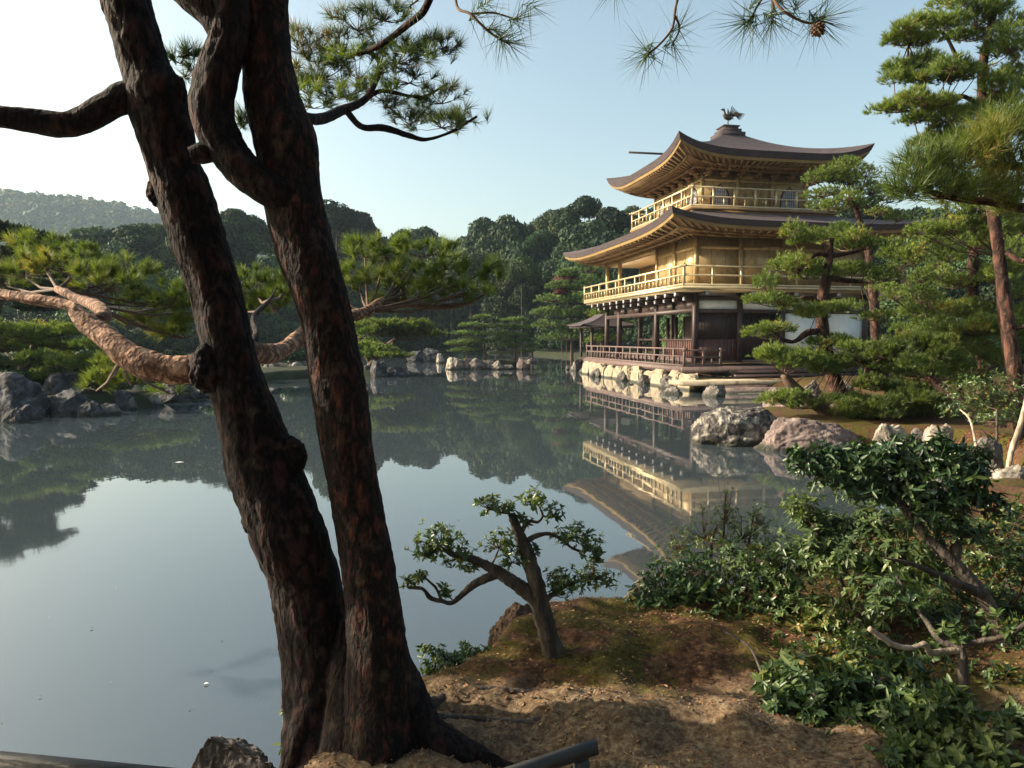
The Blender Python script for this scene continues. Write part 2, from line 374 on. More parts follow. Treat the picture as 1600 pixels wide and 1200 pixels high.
def ground_mat():
    m = bpy.data.materials.new("needle litter and moss"); m.use_nodes = True
    n, l = m.node_tree.nodes, m.node_tree.links
    b = n["Principled BSDF"]; b.inputs["Roughness"].default_value = 0.95; b.inputs["Specular IOR Level"].default_value = 0.15
    tc = n.new("ShaderNodeTexCoord")

    def noise(sc, det=6, dis=0.0):
        x = n.new("ShaderNodeTexNoise"); x.inputs["Scale"].default_value = sc; x.inputs["Detail"].default_value = det; x.inputs["Distortion"].default_value = dis
        x.inputs["Roughness"].default_value = 0.65
        l.new(tc.outputs["Object"], x.inputs[0]); return x

    def mix(f, a, c):
        x = n.new("ShaderNodeMix"); x.data_type = 'RGBA'; l.new(f, x.inputs[0]); l.new(a, x.inputs[6]); l.new(c, x.inputs[7]); return x.outputs[2]
    lit = ramp(n, [(0.32, (0.016, 0.010, 0.008)), (0.46, (0.055, 0.029, 0.017)), (0.58, (0.115, 0.058, 0.029)), (0.74, (0.21, 0.125, 0.065))]); l.new(noise(26, 9).outputs[0], lit.inputs[0])
    mos = ramp(n, [(0.3, (0.022, 0.020, 0.007)), (0.55, (0.07, 0.060, 0.012)), (0.75, (0.15, 0.13, 0.020))]); l.new(noise(38, 8).outputs[0], mos.inputs[0])
    dirt = ramp(n, [(0.30, (0.05, 0.033, 0.022)), (0.45, (0.11, 0.072, 0.044)), (0.60, (0.20, 0.145, 0.09)), (0.76, (0.36, 0.285, 0.19))]); l.new(noise(34, 7).outputs[0], dirt.inputs[0])
    mm = ramp(n, [(0.45, (0, 0, 0)), (0.56, (1, 1, 1))]); l.new(noise(2.3, 8, 0.8).outputs[0], mm.inputs[0])
    c = mix(mm.outputs[0], lit.outputs[0], mos.outputs[0])
    # trodden bare earth round the old pine (y < about 3.4 m)
    sx = n.new("ShaderNodeSeparateXYZ"); l.new(tc.outputs["Object"], sx.inputs[0])
    ny = noise(2.2, 4)
    ad = n.new("ShaderNodeMath"); ad.operation = 'MULTIPLY_ADD'; ad.inputs[1].default_value = 0.9; l.new(ny.outputs[0], ad.inputs[0]); l.new(sx.outputs[1], ad.inputs[2])
    mr = n.new("ShaderNodeMapRange"); mr.inputs[1].default_value = 3.65; mr.inputs[2].default_value = 3.95; mr.inputs[3].default_value = 1; mr.inputs[4].default_value = 0
    l.new(ad.outputs[0], mr.inputs[0])
    c = mix(mr.outputs[0], c, dirt.outputs[0])
    # dark forest floor, and left bank shade put into the colour
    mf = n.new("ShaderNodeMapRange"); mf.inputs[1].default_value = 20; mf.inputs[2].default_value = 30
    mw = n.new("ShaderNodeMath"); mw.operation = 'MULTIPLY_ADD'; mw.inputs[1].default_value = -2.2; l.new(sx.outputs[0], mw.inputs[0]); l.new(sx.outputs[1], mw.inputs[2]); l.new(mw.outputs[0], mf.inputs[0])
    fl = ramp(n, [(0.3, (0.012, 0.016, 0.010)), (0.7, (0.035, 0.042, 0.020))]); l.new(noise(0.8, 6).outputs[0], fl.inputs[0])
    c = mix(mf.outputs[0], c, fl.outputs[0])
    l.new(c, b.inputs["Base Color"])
    bp = n.new("ShaderNodeBump"); bp.inputs["Strength"].default_value = 0.6; bp.inputs["Distance"].default_value = 0.016
    l.new(noise(45, 10).outputs[0], bp.inputs["Height"]); l.new(bp.outputs[0], b.inputs["Normal"])
    return m


# ------------------------------------------------------------------ the setting: terrain, water
POND = np.array([(-60, -4), (-6, -1), (-2.4, 1.2), (-1.3, 2.4), (-1.0, 2.95), (-.88, 3.3), (-.62, 3.62), (-.3, 3.95), (-.05, 4.55), (.35, 4.85), (.9, 4.9), (1.6, 5.1), (2.6, 6.0), (4.0, 7.4),
                 (5.2, 8.4), (6.6, 9.6), (7.6, 10.6), (8.7, 12.2), (8.2, 13.2), (7.2, 13.6), (6.4, 13.9), (5.6, 14.4), (4.9, 15.0), (4.4, 15.6), (5.4, 16.8), (7.4, 19.5), (8.8, 22.5), (10.5, 25.5), (12, 27.5), (11, 28.4), (8.1, 29.2), (7.1, 30.4),
                 (4.5, 43.5), (7, 46), (11, 52), (12, 62), (9.5, 72), (6, 84), (1, 100), (-10, 118), (-26, 120), (-32, 104), (-26, 78), (-19, 56), (-13, 46.5), (-8.5, 44), (-6.6, 42),
                 (-6.9, 40), (-10.5, 38.8), (-14.6, 33.5), (-14.0, 27.5), (-12.0, 23.8), (-11.2, 22.2), (-12.8, 20.2), (-17, 18.5), (-26, 15), (-60, 12)])
ISLAND = np.array([(-4.9, 50.6), (-2.6, 49.3), (0.2, 49.6), (1.9, 51), (1.2, 53.5), (-1.5, 54.6), (-4.2, 53)])


def sdist(x, y, poly):
    """signed distance, negative inside"""
    d = np.full(x.shape, 1e18); ins = np.zeros(x.shape, bool)
    n = len(poly)
    for i in range(n):
        ax, ay = poly[i]; bx, by = poly[(i + 1) % n]
        ex, ey = bx - ax, by - ay
        t = np.clip(((x - ax) * ex + (y - ay) * ey) / (ex * ex + ey * ey), 0, 1)
        d = np.minimum(d, (x - ax - t * ex) ** 2 + (y - ay - t * ey) ** 2)
        c = (ay > y) != (by > y)
        with np.errstate(divide='ignore', invalid='ignore'):
            ins ^= c & (x < (bx - ax) * (y - ay) / (by - ay + 1e-30) + ax)
    d = np.sqrt(d)
    return np.where(ins, -d, d)


def sstep(a, b, v):
    t = np.clip((v - a) / (b - a), 0, 1)
    return t * t * (3 - 2 * t)


def height(x, y):
    x = np.asarray(x, float); y = np.asarray(y, float)
    d = sdist(x, y, POND)
    far = sstep(20, 60, np.hypot(x, y))
    edge = 0.35 + 0.35 * far
    z = -0.9 + (0.9 + 0.42) * sstep(-edge, edge * 0.7, d)
    z = z + np.clip(d, 0, 400) * 0.03 * (1 - 0.3 * far) * (d > 0)
    isl = sdist(x, y, ISLAND)
    z = np.maximum(z, -0.9 + 1.5 * sstep(-0.2, 1.6, -isl))
    # forested rise beyond the pond and the far hill
    z = z + 17 * sstep(6, 60, d) * sstep(70, 150, y)
    z = z + 0.30 * sstep(1.0, 6, d) * sstep(3.5, 6.0, x) * sstep(8, 11, y) * (1 - sstep(18, 26, y))
    hx, hy = x + 520, y - 760
    z = z + 112 * np.exp(-(hx / 270) ** 2 - (hy / 190) ** 2) + 36 * np.exp(-((x + 130) / 260) ** 2 - ((y - 820) / 170) ** 2)
    nearm = 1 - sstep(9, 16, np.hypot(x, y))
    land = sstep(-0.1, 0.5, d)
    z = z + land * (0.05 * fbm(x * 1.1, y * 1.1, seed=3, oct=3) + nearm * (0.036 * fbm(x * 4, y * 4, seed=5, oct=3) + 0.016 * fbm(x * 15, y * 15, seed=9, oct=3)))
    # mounds and exposed roots near the old pine
    for (cx, cy, rx, ry, h, a) in ((0.05, 4.15, .45, .3, .06, 0), (1.35, 4.0, .6, .4, .05, .2), (0.35, 3.15, .30, .14, .06, -.2), (-.15, 3.3, .55, .10, .055, -.12), (.9, 3.02, .5, .10, .05, -.25), (-0.75, 3.15, .5, .45, .10, 0)):
        ca, sa = math.cos(a), math.sin(a)
        u = ((x - cx) * ca + (y - cy) * sa) / rx; v = (-(x - cx) * sa + (y - cy) * ca) / ry
        z = z + h * np.exp(-u * u - v * v) * land
    return z


def H(x, y):
    return float(height(np.array([float(x)]), np.array([float(y)]))[0])


def axis(lo, hi, d0, g, far_lo, far_hi):
    c = list(np.arange(lo, hi, d0))
    a = hi
    while a < far_hi: c.append(a); a += d0 + (a - hi) * g
    c.append(far_hi)
    a, b = lo, []
    while a > far_lo: a -= d0 + (lo - a) * g; b.append(max(a, far_lo))
    return np.array(b[::-1] + c)


gx = axis(-3.2, 4.2, 0.04, 0.028, -1250, 1250)
gy = axis(1.6, 6.2, 0.04, 0.028, -300, 1250)
XX, YY = np.meshgrid(gx, gy)
gb = MB(); gb.grid(np.dstack([XX, YY, height(XX, YY)]))
MAT['ground'] = ground_mat()
ground = tag(obj("ground", gb, MAT['ground'], smooth=True), kind="structure")


def water_mat():
    m = bpy.data.materials.new("still pond water"); m.use_nodes = True
    n, l = m.node_tree.nodes, m.node_tree.links
    b = n["Principled BSDF"]
    b.inputs["Base Color"].default_value = (0.040, 0.053, 0.062, 1)
    b.inputs["IOR"].default_value = 2.1
    tc = n.new("ShaderNodeTexCoord"); mp = n.new("ShaderNodeMapping"); mp.inputs["Scale"].default_value = (1.0, 0.6, 1)
    l.new(tc.outputs["Object"], mp.inputs[0])
    a = n.new("ShaderNodeTexNoise"); a.inputs["Scale"].default_value = 1.4; a.inputs["Detail"].default_value = 3
    l.new(mp.outputs[0], a.inputs[0])
    bp = n.new("ShaderNodeBump"); bp.inputs["Strength"].default_value = 0.035; bp.inputs["Distance"].default_value = 0.05
    rn = n.new("ShaderNodeTexNoise"); rn.inputs["Scale"].default_value = 0.16; rn.inputs["Detail"].default_value = 4; l.new(mp.outputs[0], rn.inputs[0])
    rm = n.new("ShaderNodeMapRange"); rm.inputs[1].default_value = 0.45; rm.inputs[2].default_value = 0.7; rm.inputs[3].default_value = 0.008; rm.inputs[4].default_value = 0.06
    l.new(rn.outputs[0], rm.inputs[0]); l.new(rm.outputs[0], b.inputs["Roughness"])
    l.new(a.outputs[0], bp.inputs["Height"]); l.new(bp.outputs[0], b.inputs["Normal"])
    return m


MAT['water'] = water_mat()
wb = MB()
wb.add([(-90, -6, 0), (30, -6, 0), (30, 135, 0), (-90, 135, 0)], q=[(0, 1, 2, 3)])
tag(obj("pond_water", wb, MAT['water']), kind="structure")


# ------------------------------------------------------------------ the golden pavilion (local axes: x = along the shaded east face, y = along the sunlit south face)
TH = R_(11.77)
BX, BY = 8.142, 31.742
BAY = 2.13
pav = thing("pavilion", "three storey golden pavilion with curved shingle roofs standing at the water's edge", "pavilion", (BX, BY, 0), rotz=TH)
UL, VL = 4 * BAY, 5.5 * BAY


def L2W(u, v, z):
    c, s = math.cos(TH), math.sin(TH)
    return np.array([BX + u * c - v * s, BY + u * s + v * c, z])


def pp(name, mb, m, parent=None, smooth=False):
    return obj(name, mb, MAT[m], parent or pav, smooth, local=True)


def hip(outer, inner, ze, zt, lift, a=0.45, ns=48, ntt=14, e0=0.0, zp=None, lp=4.5, lt=2.0, sw=0.012):
    """four curved roof faces; e0 = inset of the outer edge"""
    o = (outer[0] + e0, outer[1] + e0, outer[2] - e0, outer[3] - e0)
    oc = [(o[0], o[1]), (o[2], o[1]), (o[2], o[3]), (o[0], o[3])]
    ic = [(inner[0], inner[1]), (inner[2], inner[1]), (inner[2], inner[3]), (inner[0], inner[3])]
    cx, cy = (o[0] + o[2]) / 2, (o[1] + o[3]) / 2
    s = np.linspace(0, 1, ns + 1)[None, :]; t = np.linspace(0, 1, ntt + 1)[:, None]
    out = []
    for k in range(4):
        A, B, Cc, D = np.array(oc[k]), np.array(oc[(k + 1) % 4]), np.array(ic[k]), np.array(ic[(k + 1) % 4])
        x = (1 - t) * (A[0] * (1 - s) + B[0] * s) + t * (Cc[0] * (1 - s) + D[0] * s)
        y = (1 - t) * (A[1] * (1 - s) + B[1] * s) + t * (Cc[1] * (1 - s) + D[1] * s)
        c = np.abs(2 * s - 1) ** lp * (1 - t) ** lt
        x = x + (x - cx) * sw * c; y = y + (y - cy) * sw * c
        z = ze + (zt - ze) * (a * t + (1 - a) * t * t) + lift * c
        out.append(np.dstack([x, y, z + 0 * x]))
    return out


def build_roof(outer, inner, ze, zt, lift, th, wall, zwall, a):
    top = hip(outer, inner, ze, zt, lift, a)
    m = MB()
    for g in top: m.grid(g)
    low = hip(outer, wall, ze - th, ze - th, lift, 0.5, e0=0.10)
    for g, h in zip(top, low):                                    # the thick bark edge
        m.grid(np.stack([h[0], g[0] * 0.5 + h[0] * 0.5 + np.array([0, 0, 0.0]), g[0]]))
    roof = pp("roof", m, 'shingle', smooth=False)
    g2 = hip(outer, wall, ze - th - 0.005, zwall, lift, 0.9, e0=0.12)
    g3 = hip(outer, wall, ze - th - 0.13, zwall, lift, 0.9, e0=0.16)
    m = MB()
    for p, q in zip(g2, g3): m.grid(np.stack([q[0], p[0]]))
    for p, q in zip(g3, hip(outer, wall, ze - th - 0.13, zwall, lift, 0.9, e0=0.30)): m.grid(np.stack([q[0], p[0]]))
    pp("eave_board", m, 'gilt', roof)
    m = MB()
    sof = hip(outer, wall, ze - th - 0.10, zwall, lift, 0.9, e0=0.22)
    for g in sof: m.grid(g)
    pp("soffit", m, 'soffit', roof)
    m = MB()
    for g in sof:
        nn = g.shape[1]
        for i in np.linspace(1, nn - 2, 30):
            i0 = int(i); f = i - i0
            p0 = g[0, i0] * (1 - f) + g[0, i0 + 1] * f; p1 = g[-1, i0] * (1 - f) + g[-1, i0 + 1] * f
            m.bar(p0 + (0, 0, -0.05), p1 + (0, 0, -0.05), 0.10, 0.10)
        for jt in (4, 9):
            for i in range(0, nn - 1, 4):
                m.bar(g[jt, i] + (0, 0, -0.13), g[jt, min(i + 4, nn - 1)] + (0, 0, -0.13), 0.12, 0.09)
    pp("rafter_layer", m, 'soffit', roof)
    return roof


# storey data
LOW_OUT = (-2.12, -2.12, UL + 2.12, VL + 2.12)
CU, CV = 4.10, 5.0
T3 = (CU - 2.75, CV - 2.75, CU + 2.75, CV + 2.75)                      # third storey walls
D3 = (CU - 3.80, CV - 3.80, CU + 3.80, CV + 3.80)                      # its balcony
build_roof(LOW_OUT, (D3[0] + .25, D3[1] + .25, D3[2] - .25, D3[3] - .25), 7.08, 8.06, 0.42, 0.25, (0.0, 0.0, UL, VL), 6.74, 0.75)
UP_OUT = (CU - 4.85, CV - 4.72, CU + 4.85, CV + 4.72)
up_roof = build_roof(UP_OUT, (CU - .5, CV - .5, CU + .5, CV + .5), 10.62, 12.55, 0.62, 0.29, T3, 10.12, 0.42)
# ridge cap blocks and the bird
m = MB()
m.box((CU - .64, CV - .64, 12.42), (CU + .64, CV + .64, 12.66)); m.box((CU - .50, CV - .50, 12.66), (CU + .50, CV + .50, 12.84)); m.box((CU - .38, CV - .38, 12.84), (CU + .38, CV + .38, 12.98))
m.box((CU - .44, CV - .44, 12.98), (CU + .44, CV + .44, 13.03))
pp("ridge_cap", m, 'shingle')


def phoenix():
    m = MB()
    c = np.array([CU, CV, 13.03])
    for s in (-.07, .07): m.tube([c + (s * .6, s, 0), c + (s * .5, s * .8, .22), c + (0, s * .5, .40)], [.025, .025, .04], 6)
    m.tube([c + (.25, 0, .50), c + (.1, 0, .46), c + (-.08, 0, .50), c + (-.2, 0, .62), c + (-.22, 0, .78), c + (-.26, 0, .86), c + (-.36, 0, .86), c + (-.43, 0, .83)],
           [.04, .12, .14, .10, .055, .06, .04, .008], 10, 0.04)
    m.tube([c + (-.24, 0, .90), c + (-.2, 0, .98)], [.03, .005], 5)
    for s in (-1, 1):                                              # raised wings
        for k in range(7):
            b = c + (.02 + .035 * k, s * .1, .54); tip = c + (.10 + .07 * k, s * (.22 + .03 * k), 1.0 - .075 * k)
            m.bar(b, tip, .05, .012, up=(0, 1, 0.2))
    for k in range(7):                                             # sweeping tail
        a = -.25 + .08 * k
        m.tube([c + (.2, 0, .5), c + (.45, a * .3, .62 + .05 * (3 - abs(k - 3))), c + (.68, a * .7, .68 - .03 * k), c + (.82, a, .60 - .02 * k)], [.03, .03, .022, .008], 5, 0.08)
    pp("phoenix_statue", m, 'bronze', smooth=True)


phoenix()
m = MB(); m.tube([(-1.42, 4.65, 11.38), (1.3, 4.65, 11.40)], [.055, .055], 8)
pp("roof_spout", m, 'bronze')


def face(side, u0=0.0):
    """(a, d, z): a along the face, d outward"""
    if side == 'E': return lambda a, d, z: (a, u0 - d, z)
    if side == 'S': return lambda a, d, z: (u0 - d, a, z)
    if side == 'W': return lambda a, d, z: (a, u0 + d, z)
    return lambda a, d, z: (u0 + d, a, z)


def fbox(m, f, a0, a1, d0, d1, z0, z1):
    p, q = f(a0, d0, z0), f(a1, d1, z1)
    m.box(tuple(min(i, j) for i, j in zip(p, q)), tuple(max(i, j) for i, j in zip(p, q)))


# ---- ground storey
F0, F1T = 1.18, 3.36                                                   # floor, lintel underside
m = MB(); m.box((-0.0, 0.0, F0 - .12), (UL, VL, F0)); pp("floor", m, 'railwood')
m = MB()
DK = 0.94
for (a, b) in (((-1.05, -1.05, DK - .10), (UL + 1.05, -.02, DK)), ((-1.05, -.02, DK - .10), (-.02, VL + 1.05, DK)), ((UL + .02, -.02, DK - .1), (UL + 1.05, VL + 1.05, DK)), ((-.02, VL + .02, DK - .1), (UL + .02, VL + 1.05, DK))):
    m.box(a, b)
for (a, b) in (((-1.12, -1.12, DK - .26), (UL + 1.12, -1.0, DK - .02)), ((-1.12, -1.0, DK - .26), (-1.0, VL + 1.12, DK - .02))): m.box(a, b)
pp("veranda", m, 'railwood')
for v in np.arange(-.9, VL + 1.2, BAY):
    m = MB(); m.box((-.98, v, -.3), (-.82, v + .16, DK - .1)); pp("veranda_post", m, 'timber')
for u in np.arange(0.4, UL + 1.2, BAY):
    m = MB(); m.box((u, -.98, -.2), (u + .16, -.82, DK - .1)); pp("veranda_post", m, 'timber')
for (u, v) in [(0, 0), (0, 2 * BAY), (0, 4.5 * BAY), (0, VL), (BAY, 0), (2 * BAY, 0), (3 * BAY, 0), (UL, 0), (UL, VL), (UL, 2 * BAY), (UL, 4 * BAY), (2 * BAY, VL), (BAY, VL)]:
    m = MB(); m.box((u - .11, v - .11, F0 - .1), (u + .11, v + .11, 4.2)); pp("column", m, 'timber')
fe, fs = face('E'), face('S')
# beams under the balcony
m = MB()
fbox(m, fe, .11, UL, -.09, .09, 3.30, 3.46); fbox(m, fe, .11, UL, -.09, .09, 3.86, 4.04); fbox(m, fs, .11, VL, -.09, .09, 3.30, 3.50); fbox(m, fs, .11, VL, -.09, .09, 3.86, 4.04)
pp("lintel_beam", m, 'timber')
for i in range(4):                                                      # white strips between the beams
    m = MB(); fbox(m, fe, i * BAY + .13, (i + 1) * BAY - .13, -.04, .03, 3.46, 3.86); pp("plaster_strip", m, 'plaster')
    m = MB(); fbox(m, fe, i * BAY + .2, (i + 1) * BAY - .2, -.04, .03, 4.06, 4.24); pp("plaster_strip", m, 'paper')
for i in range(5):
    m = MB(); fbox(m, fs, i * BAY + .25, (i + 1) * BAY - .25, -.04, .03, 3.50, 3.86); pp("plaster_strip", m, 'timber')
# brackets carrying the balcony, their sawn ends painted white
for k in range(12):
    v = .1 + k * BAY / 2
    m = MB(); fbox(m, fs, v - .08, v + .08, .09, .92, 4.02, 4.2); fbox(m, fs, v - .1, v + .1, .09, .5, 3.84, 4.0); br = pp("bracket", m, 'timber')
    m = MB(); fbox(m, fs, v - .085, v + .085, .92, .945, 4.015, 4.205); pp("bracket_tip", m, 'paper', br)
    m = MB(); fbox(m, fs, v - .105, v + .105, .5, .525, 3.835, 4.005); pp("bracket_tip", m, 'paper', br)
for k in range(5):
    u = .1 + k * BAY
    m = MB(); fbox(m, fe, u - .08, u + .08, .09, .92, 4.04, 4.2); br = pp("bracket", m, 'timber')
    m = MB(); fbox(m, fe, u - .085, u + .085, .92, .945, 4.035, 4.205); pp("bracket_tip", m, 'paper', br)
# east face of the ground storey: shutters, a dark opening, white plaster bays
m = MB(); fbox(m, fe, .11, BAY - .11, -.05, .02, F0, 2.12)
for i in range(9): fbox(m, fe, .15 + i * .205, .19 + i * .205, .02, .045, F0, 2.12)
pp("shutter", m, 'panel')
m = MB(); fbox(m, fe, .11, BAY - .11, -.08, -.01, 2.12, 3.30)
for i in range(14): fbox(m, fe, .16 + i * .14, .18 + i * .14, -.01, .015, 2.14, 3.30)
for i in range(7): fbox(m, fe, .11, BAY - .11, -.01, .01, 2.2 + i * .16, 2.22 + i * .16)
pp("lattice_shutter", m, 'timber')
m = MB(); fbox(m, fe, BAY + .11, 2 * BAY - .11, -.35, -.28, F0, 3.30)  # dark slab set in the open bay, stands in for interior shade
for i in range(4): fbox(m, fe, BAY + .3 + i * .45, BAY + .36 + i * .45, -.28, -.22, F0, 3.3)
pp("dark_backing", m, 'timber')
for i in (2, 3):
    m = MB(); fbox(m, fe, i * BAY + .11, (i + 1) * BAY - .11, -.05, .03, F0 + .25, 3.30); pp("plaster_panel", m, 'plaster')
m = MB(); fbox(m, fe, 2 * BAY + .11, UL - .11, -.06, .05, F0, F0 + .25); pp("sill_beam", m, 'timber')
# inner room wall behind the open south bays
m = MB(); m.box((BAY - .05, .11, F0), (BAY + .05, 3.6 * BAY, 2.05))
for i in range(34): m.box((BAY - .09, .2 + i * .22, F0), (BAY - .05, .24 + i * .22, 2.05))
pp("inner_panel", m, 'panel')
m = MB(); m.box((BAY - .04, .11, 2.05), (BAY + .04, 2.6 * BAY, 3.3)); m.box((BAY - .1, .11, 2.03), (BAY + .1, VL, 2.13)); m.box((UL - 1.6, 1, F0), (UL - 1.5, VL - 5, 3.3))
for v in (2.6, 3.1, 3.6, 4.5): m.box((BAY - .08, v * BAY - .08, F0), (BAY + .08, v * BAY + .08, 3.3))
m.box((-.05, .1, 4.2), (UL, VL, 4.28))
pp("inner_wall", m, 'timber')


def railing(f, a0, a1, d, z0, hgt, n_short, n_tall, m_name, mid=0.5, post=.07, ends=(True, True), railt=.075):
    m = MB(); zt = z0 + hgt; zm = z0 + hgt * mid
    fbox(m, f, a0, a1, d - .05, d + .05, z0, z0 + .09)
    fbox(m, f, a0, a1, d - .035, d + .035, zm - .035, zm + .035)
    fbox(m, f, a0 - .18, a1 + .18, d - .04, d + .04, zt - railt, zt)
    for i in range(1, n_short):
        a = a0 + (a1 - a0) * i / n_short
        fbox(m, f, a - .03, a + .03, d - .03, d + .03, z0 + .09, zm - .035)
    for i in range(n_tall + 1):
        if (i == 0 and not ends[0]) or (i == n_tall and not ends[1]): continue
        a = a0 + (a1 - a0) * i / n_tall
        fbox(m, f, a - post / 2 - .01, a + post / 2 + .01, d - .045, d + .045, z0 - .01, zt + (.07 if i in (0, n_tall) else -.01))
    return pp("railing", m, m_name)


# veranda railing along the south and round the south east corner
railing(fs, -.95, VL + .95, .95, DK, .80, 26, 13, 'railwood', 0.55)
railing(fe, -.85, .75, .95, DK, .74, 4, 2, 'railwood', 0.55, ends=(False, True))
# steps down to the landing on the east side
m = MB(); m.box((1.0, -1.5, .62), (UL, -1.13, .78)); m.box((1.0, -1.85, .48), (UL, -1.51, .62)); pp("step", m, 'timber')
# cream facing of the podium under the south veranda
m = MB(); m.box((-.75, -.8, -.5), (-.55, VL + .6, .66)); m.box((-.55, -.8, -.5), (UL, -.6, .5)); pp("podium_wall", m, 'cream')

# ---- second storey
D2 = 4.41
m = MB()
m.box((-1.12, -1.12, D2 - .12), (UL + 1.12, VL + 1.12, D2)); m.box((-1.0, -1.0, D2 - .21), (UL + 1.0, VL + 1.0, D2 - .125)); pp("balcony_floor", m, 'goldrail')
Z2T = 6.72
PIL = MB()
for i in range(4):
    m = MB(); fbox(m, fe, i * BAY + .09, (i + 1) * BAY - .09, -.06, 0, D2, Z2T)
    for j in range(1, 3): fbox(m, fe, i * BAY + j * BAY / 3 - .015, i * BAY + j * BAY / 3 + .015, 0, .012, D2 + .1, 6.1)
    fbox(m, fe, i * BAY + .09, (i + 1) * BAY - .09, 0, .02, 5.30, 5.36)
    pp("gold_panel", m, 'gold')
for i in range(2):
    m = MB(); fbox(m, fs, i * BAY + .09, (i + 1) * BAY - .09, -.06, 0, D2, Z2T)
    fbox(m, fs, i * BAY + BAY / 2 - .015, i * BAY + BAY / 2 + .015, 0, .012, D2 + .1, 6.1)
    pp("gold_panel", m, 'gold')
for (u, v) in [(i * BAY, 0) for i in range(5)] + [(0, BAY), (0, 2 * BAY), (0, 4.5 * BAY), (0, VL), (UL, VL), (BAY, VL)]:
    m = MB(); m.box((u - .09, v - .09, D2), (u + .09, v + .09, Z2T)); pp("gold_column", m, 'gold')
m = MB()
fbox(m, fe, .09, UL - .09, .0, .035, 6.12, 6.26); fbox(m, fs, .09, 2 * BAY - .09, 0, .035, 6.12, 6.26); fbox(m, fe, .09, UL - .09, 0, .05, D2, D2 + .1); fbox(m, fs, .09, 2 * BAY - .09, 0, .05, D2, D2 + .1)
fbox(m, fs, 2 * BAY + .09, VL - .09, -.06, .06, 6.45, 6.70)
pp("gold_beam", m, 'gold')
m = MB(); m.box((BAY, 2 * BAY, D2), (BAY + .06, VL, Z2T)); m.box((.09, 2 * BAY - .06, D2), (BAY, 2 * BAY, Z2T)); m.box((UL - .06, .1, D2), (UL, VL, Z2T)); m.box((BAY, VL - .06, D2), (UL, VL, Z2T)); pp("recess_wall", m, 'gold')
m = MB(); m.box((.07, 2 * BAY + .01, 6.40), (BAY - .02, VL, 6.44)); pp("veranda_ceiling", m, 'ceiling')
railing(fs, -1.08, VL + 1.08, 1.08, D2, .88, 30, 10, 'goldrail', 0.52)
railing(fe, -1.08, UL + 1.08, 1.08, D2, .88, 8, 8, 'goldrail', 0.52, ends=(False, True))
railing(face('N', UL), -1.08, VL + 1.08, 1.08, D2, .88, 12, 10, 'goldrail', 0.52)

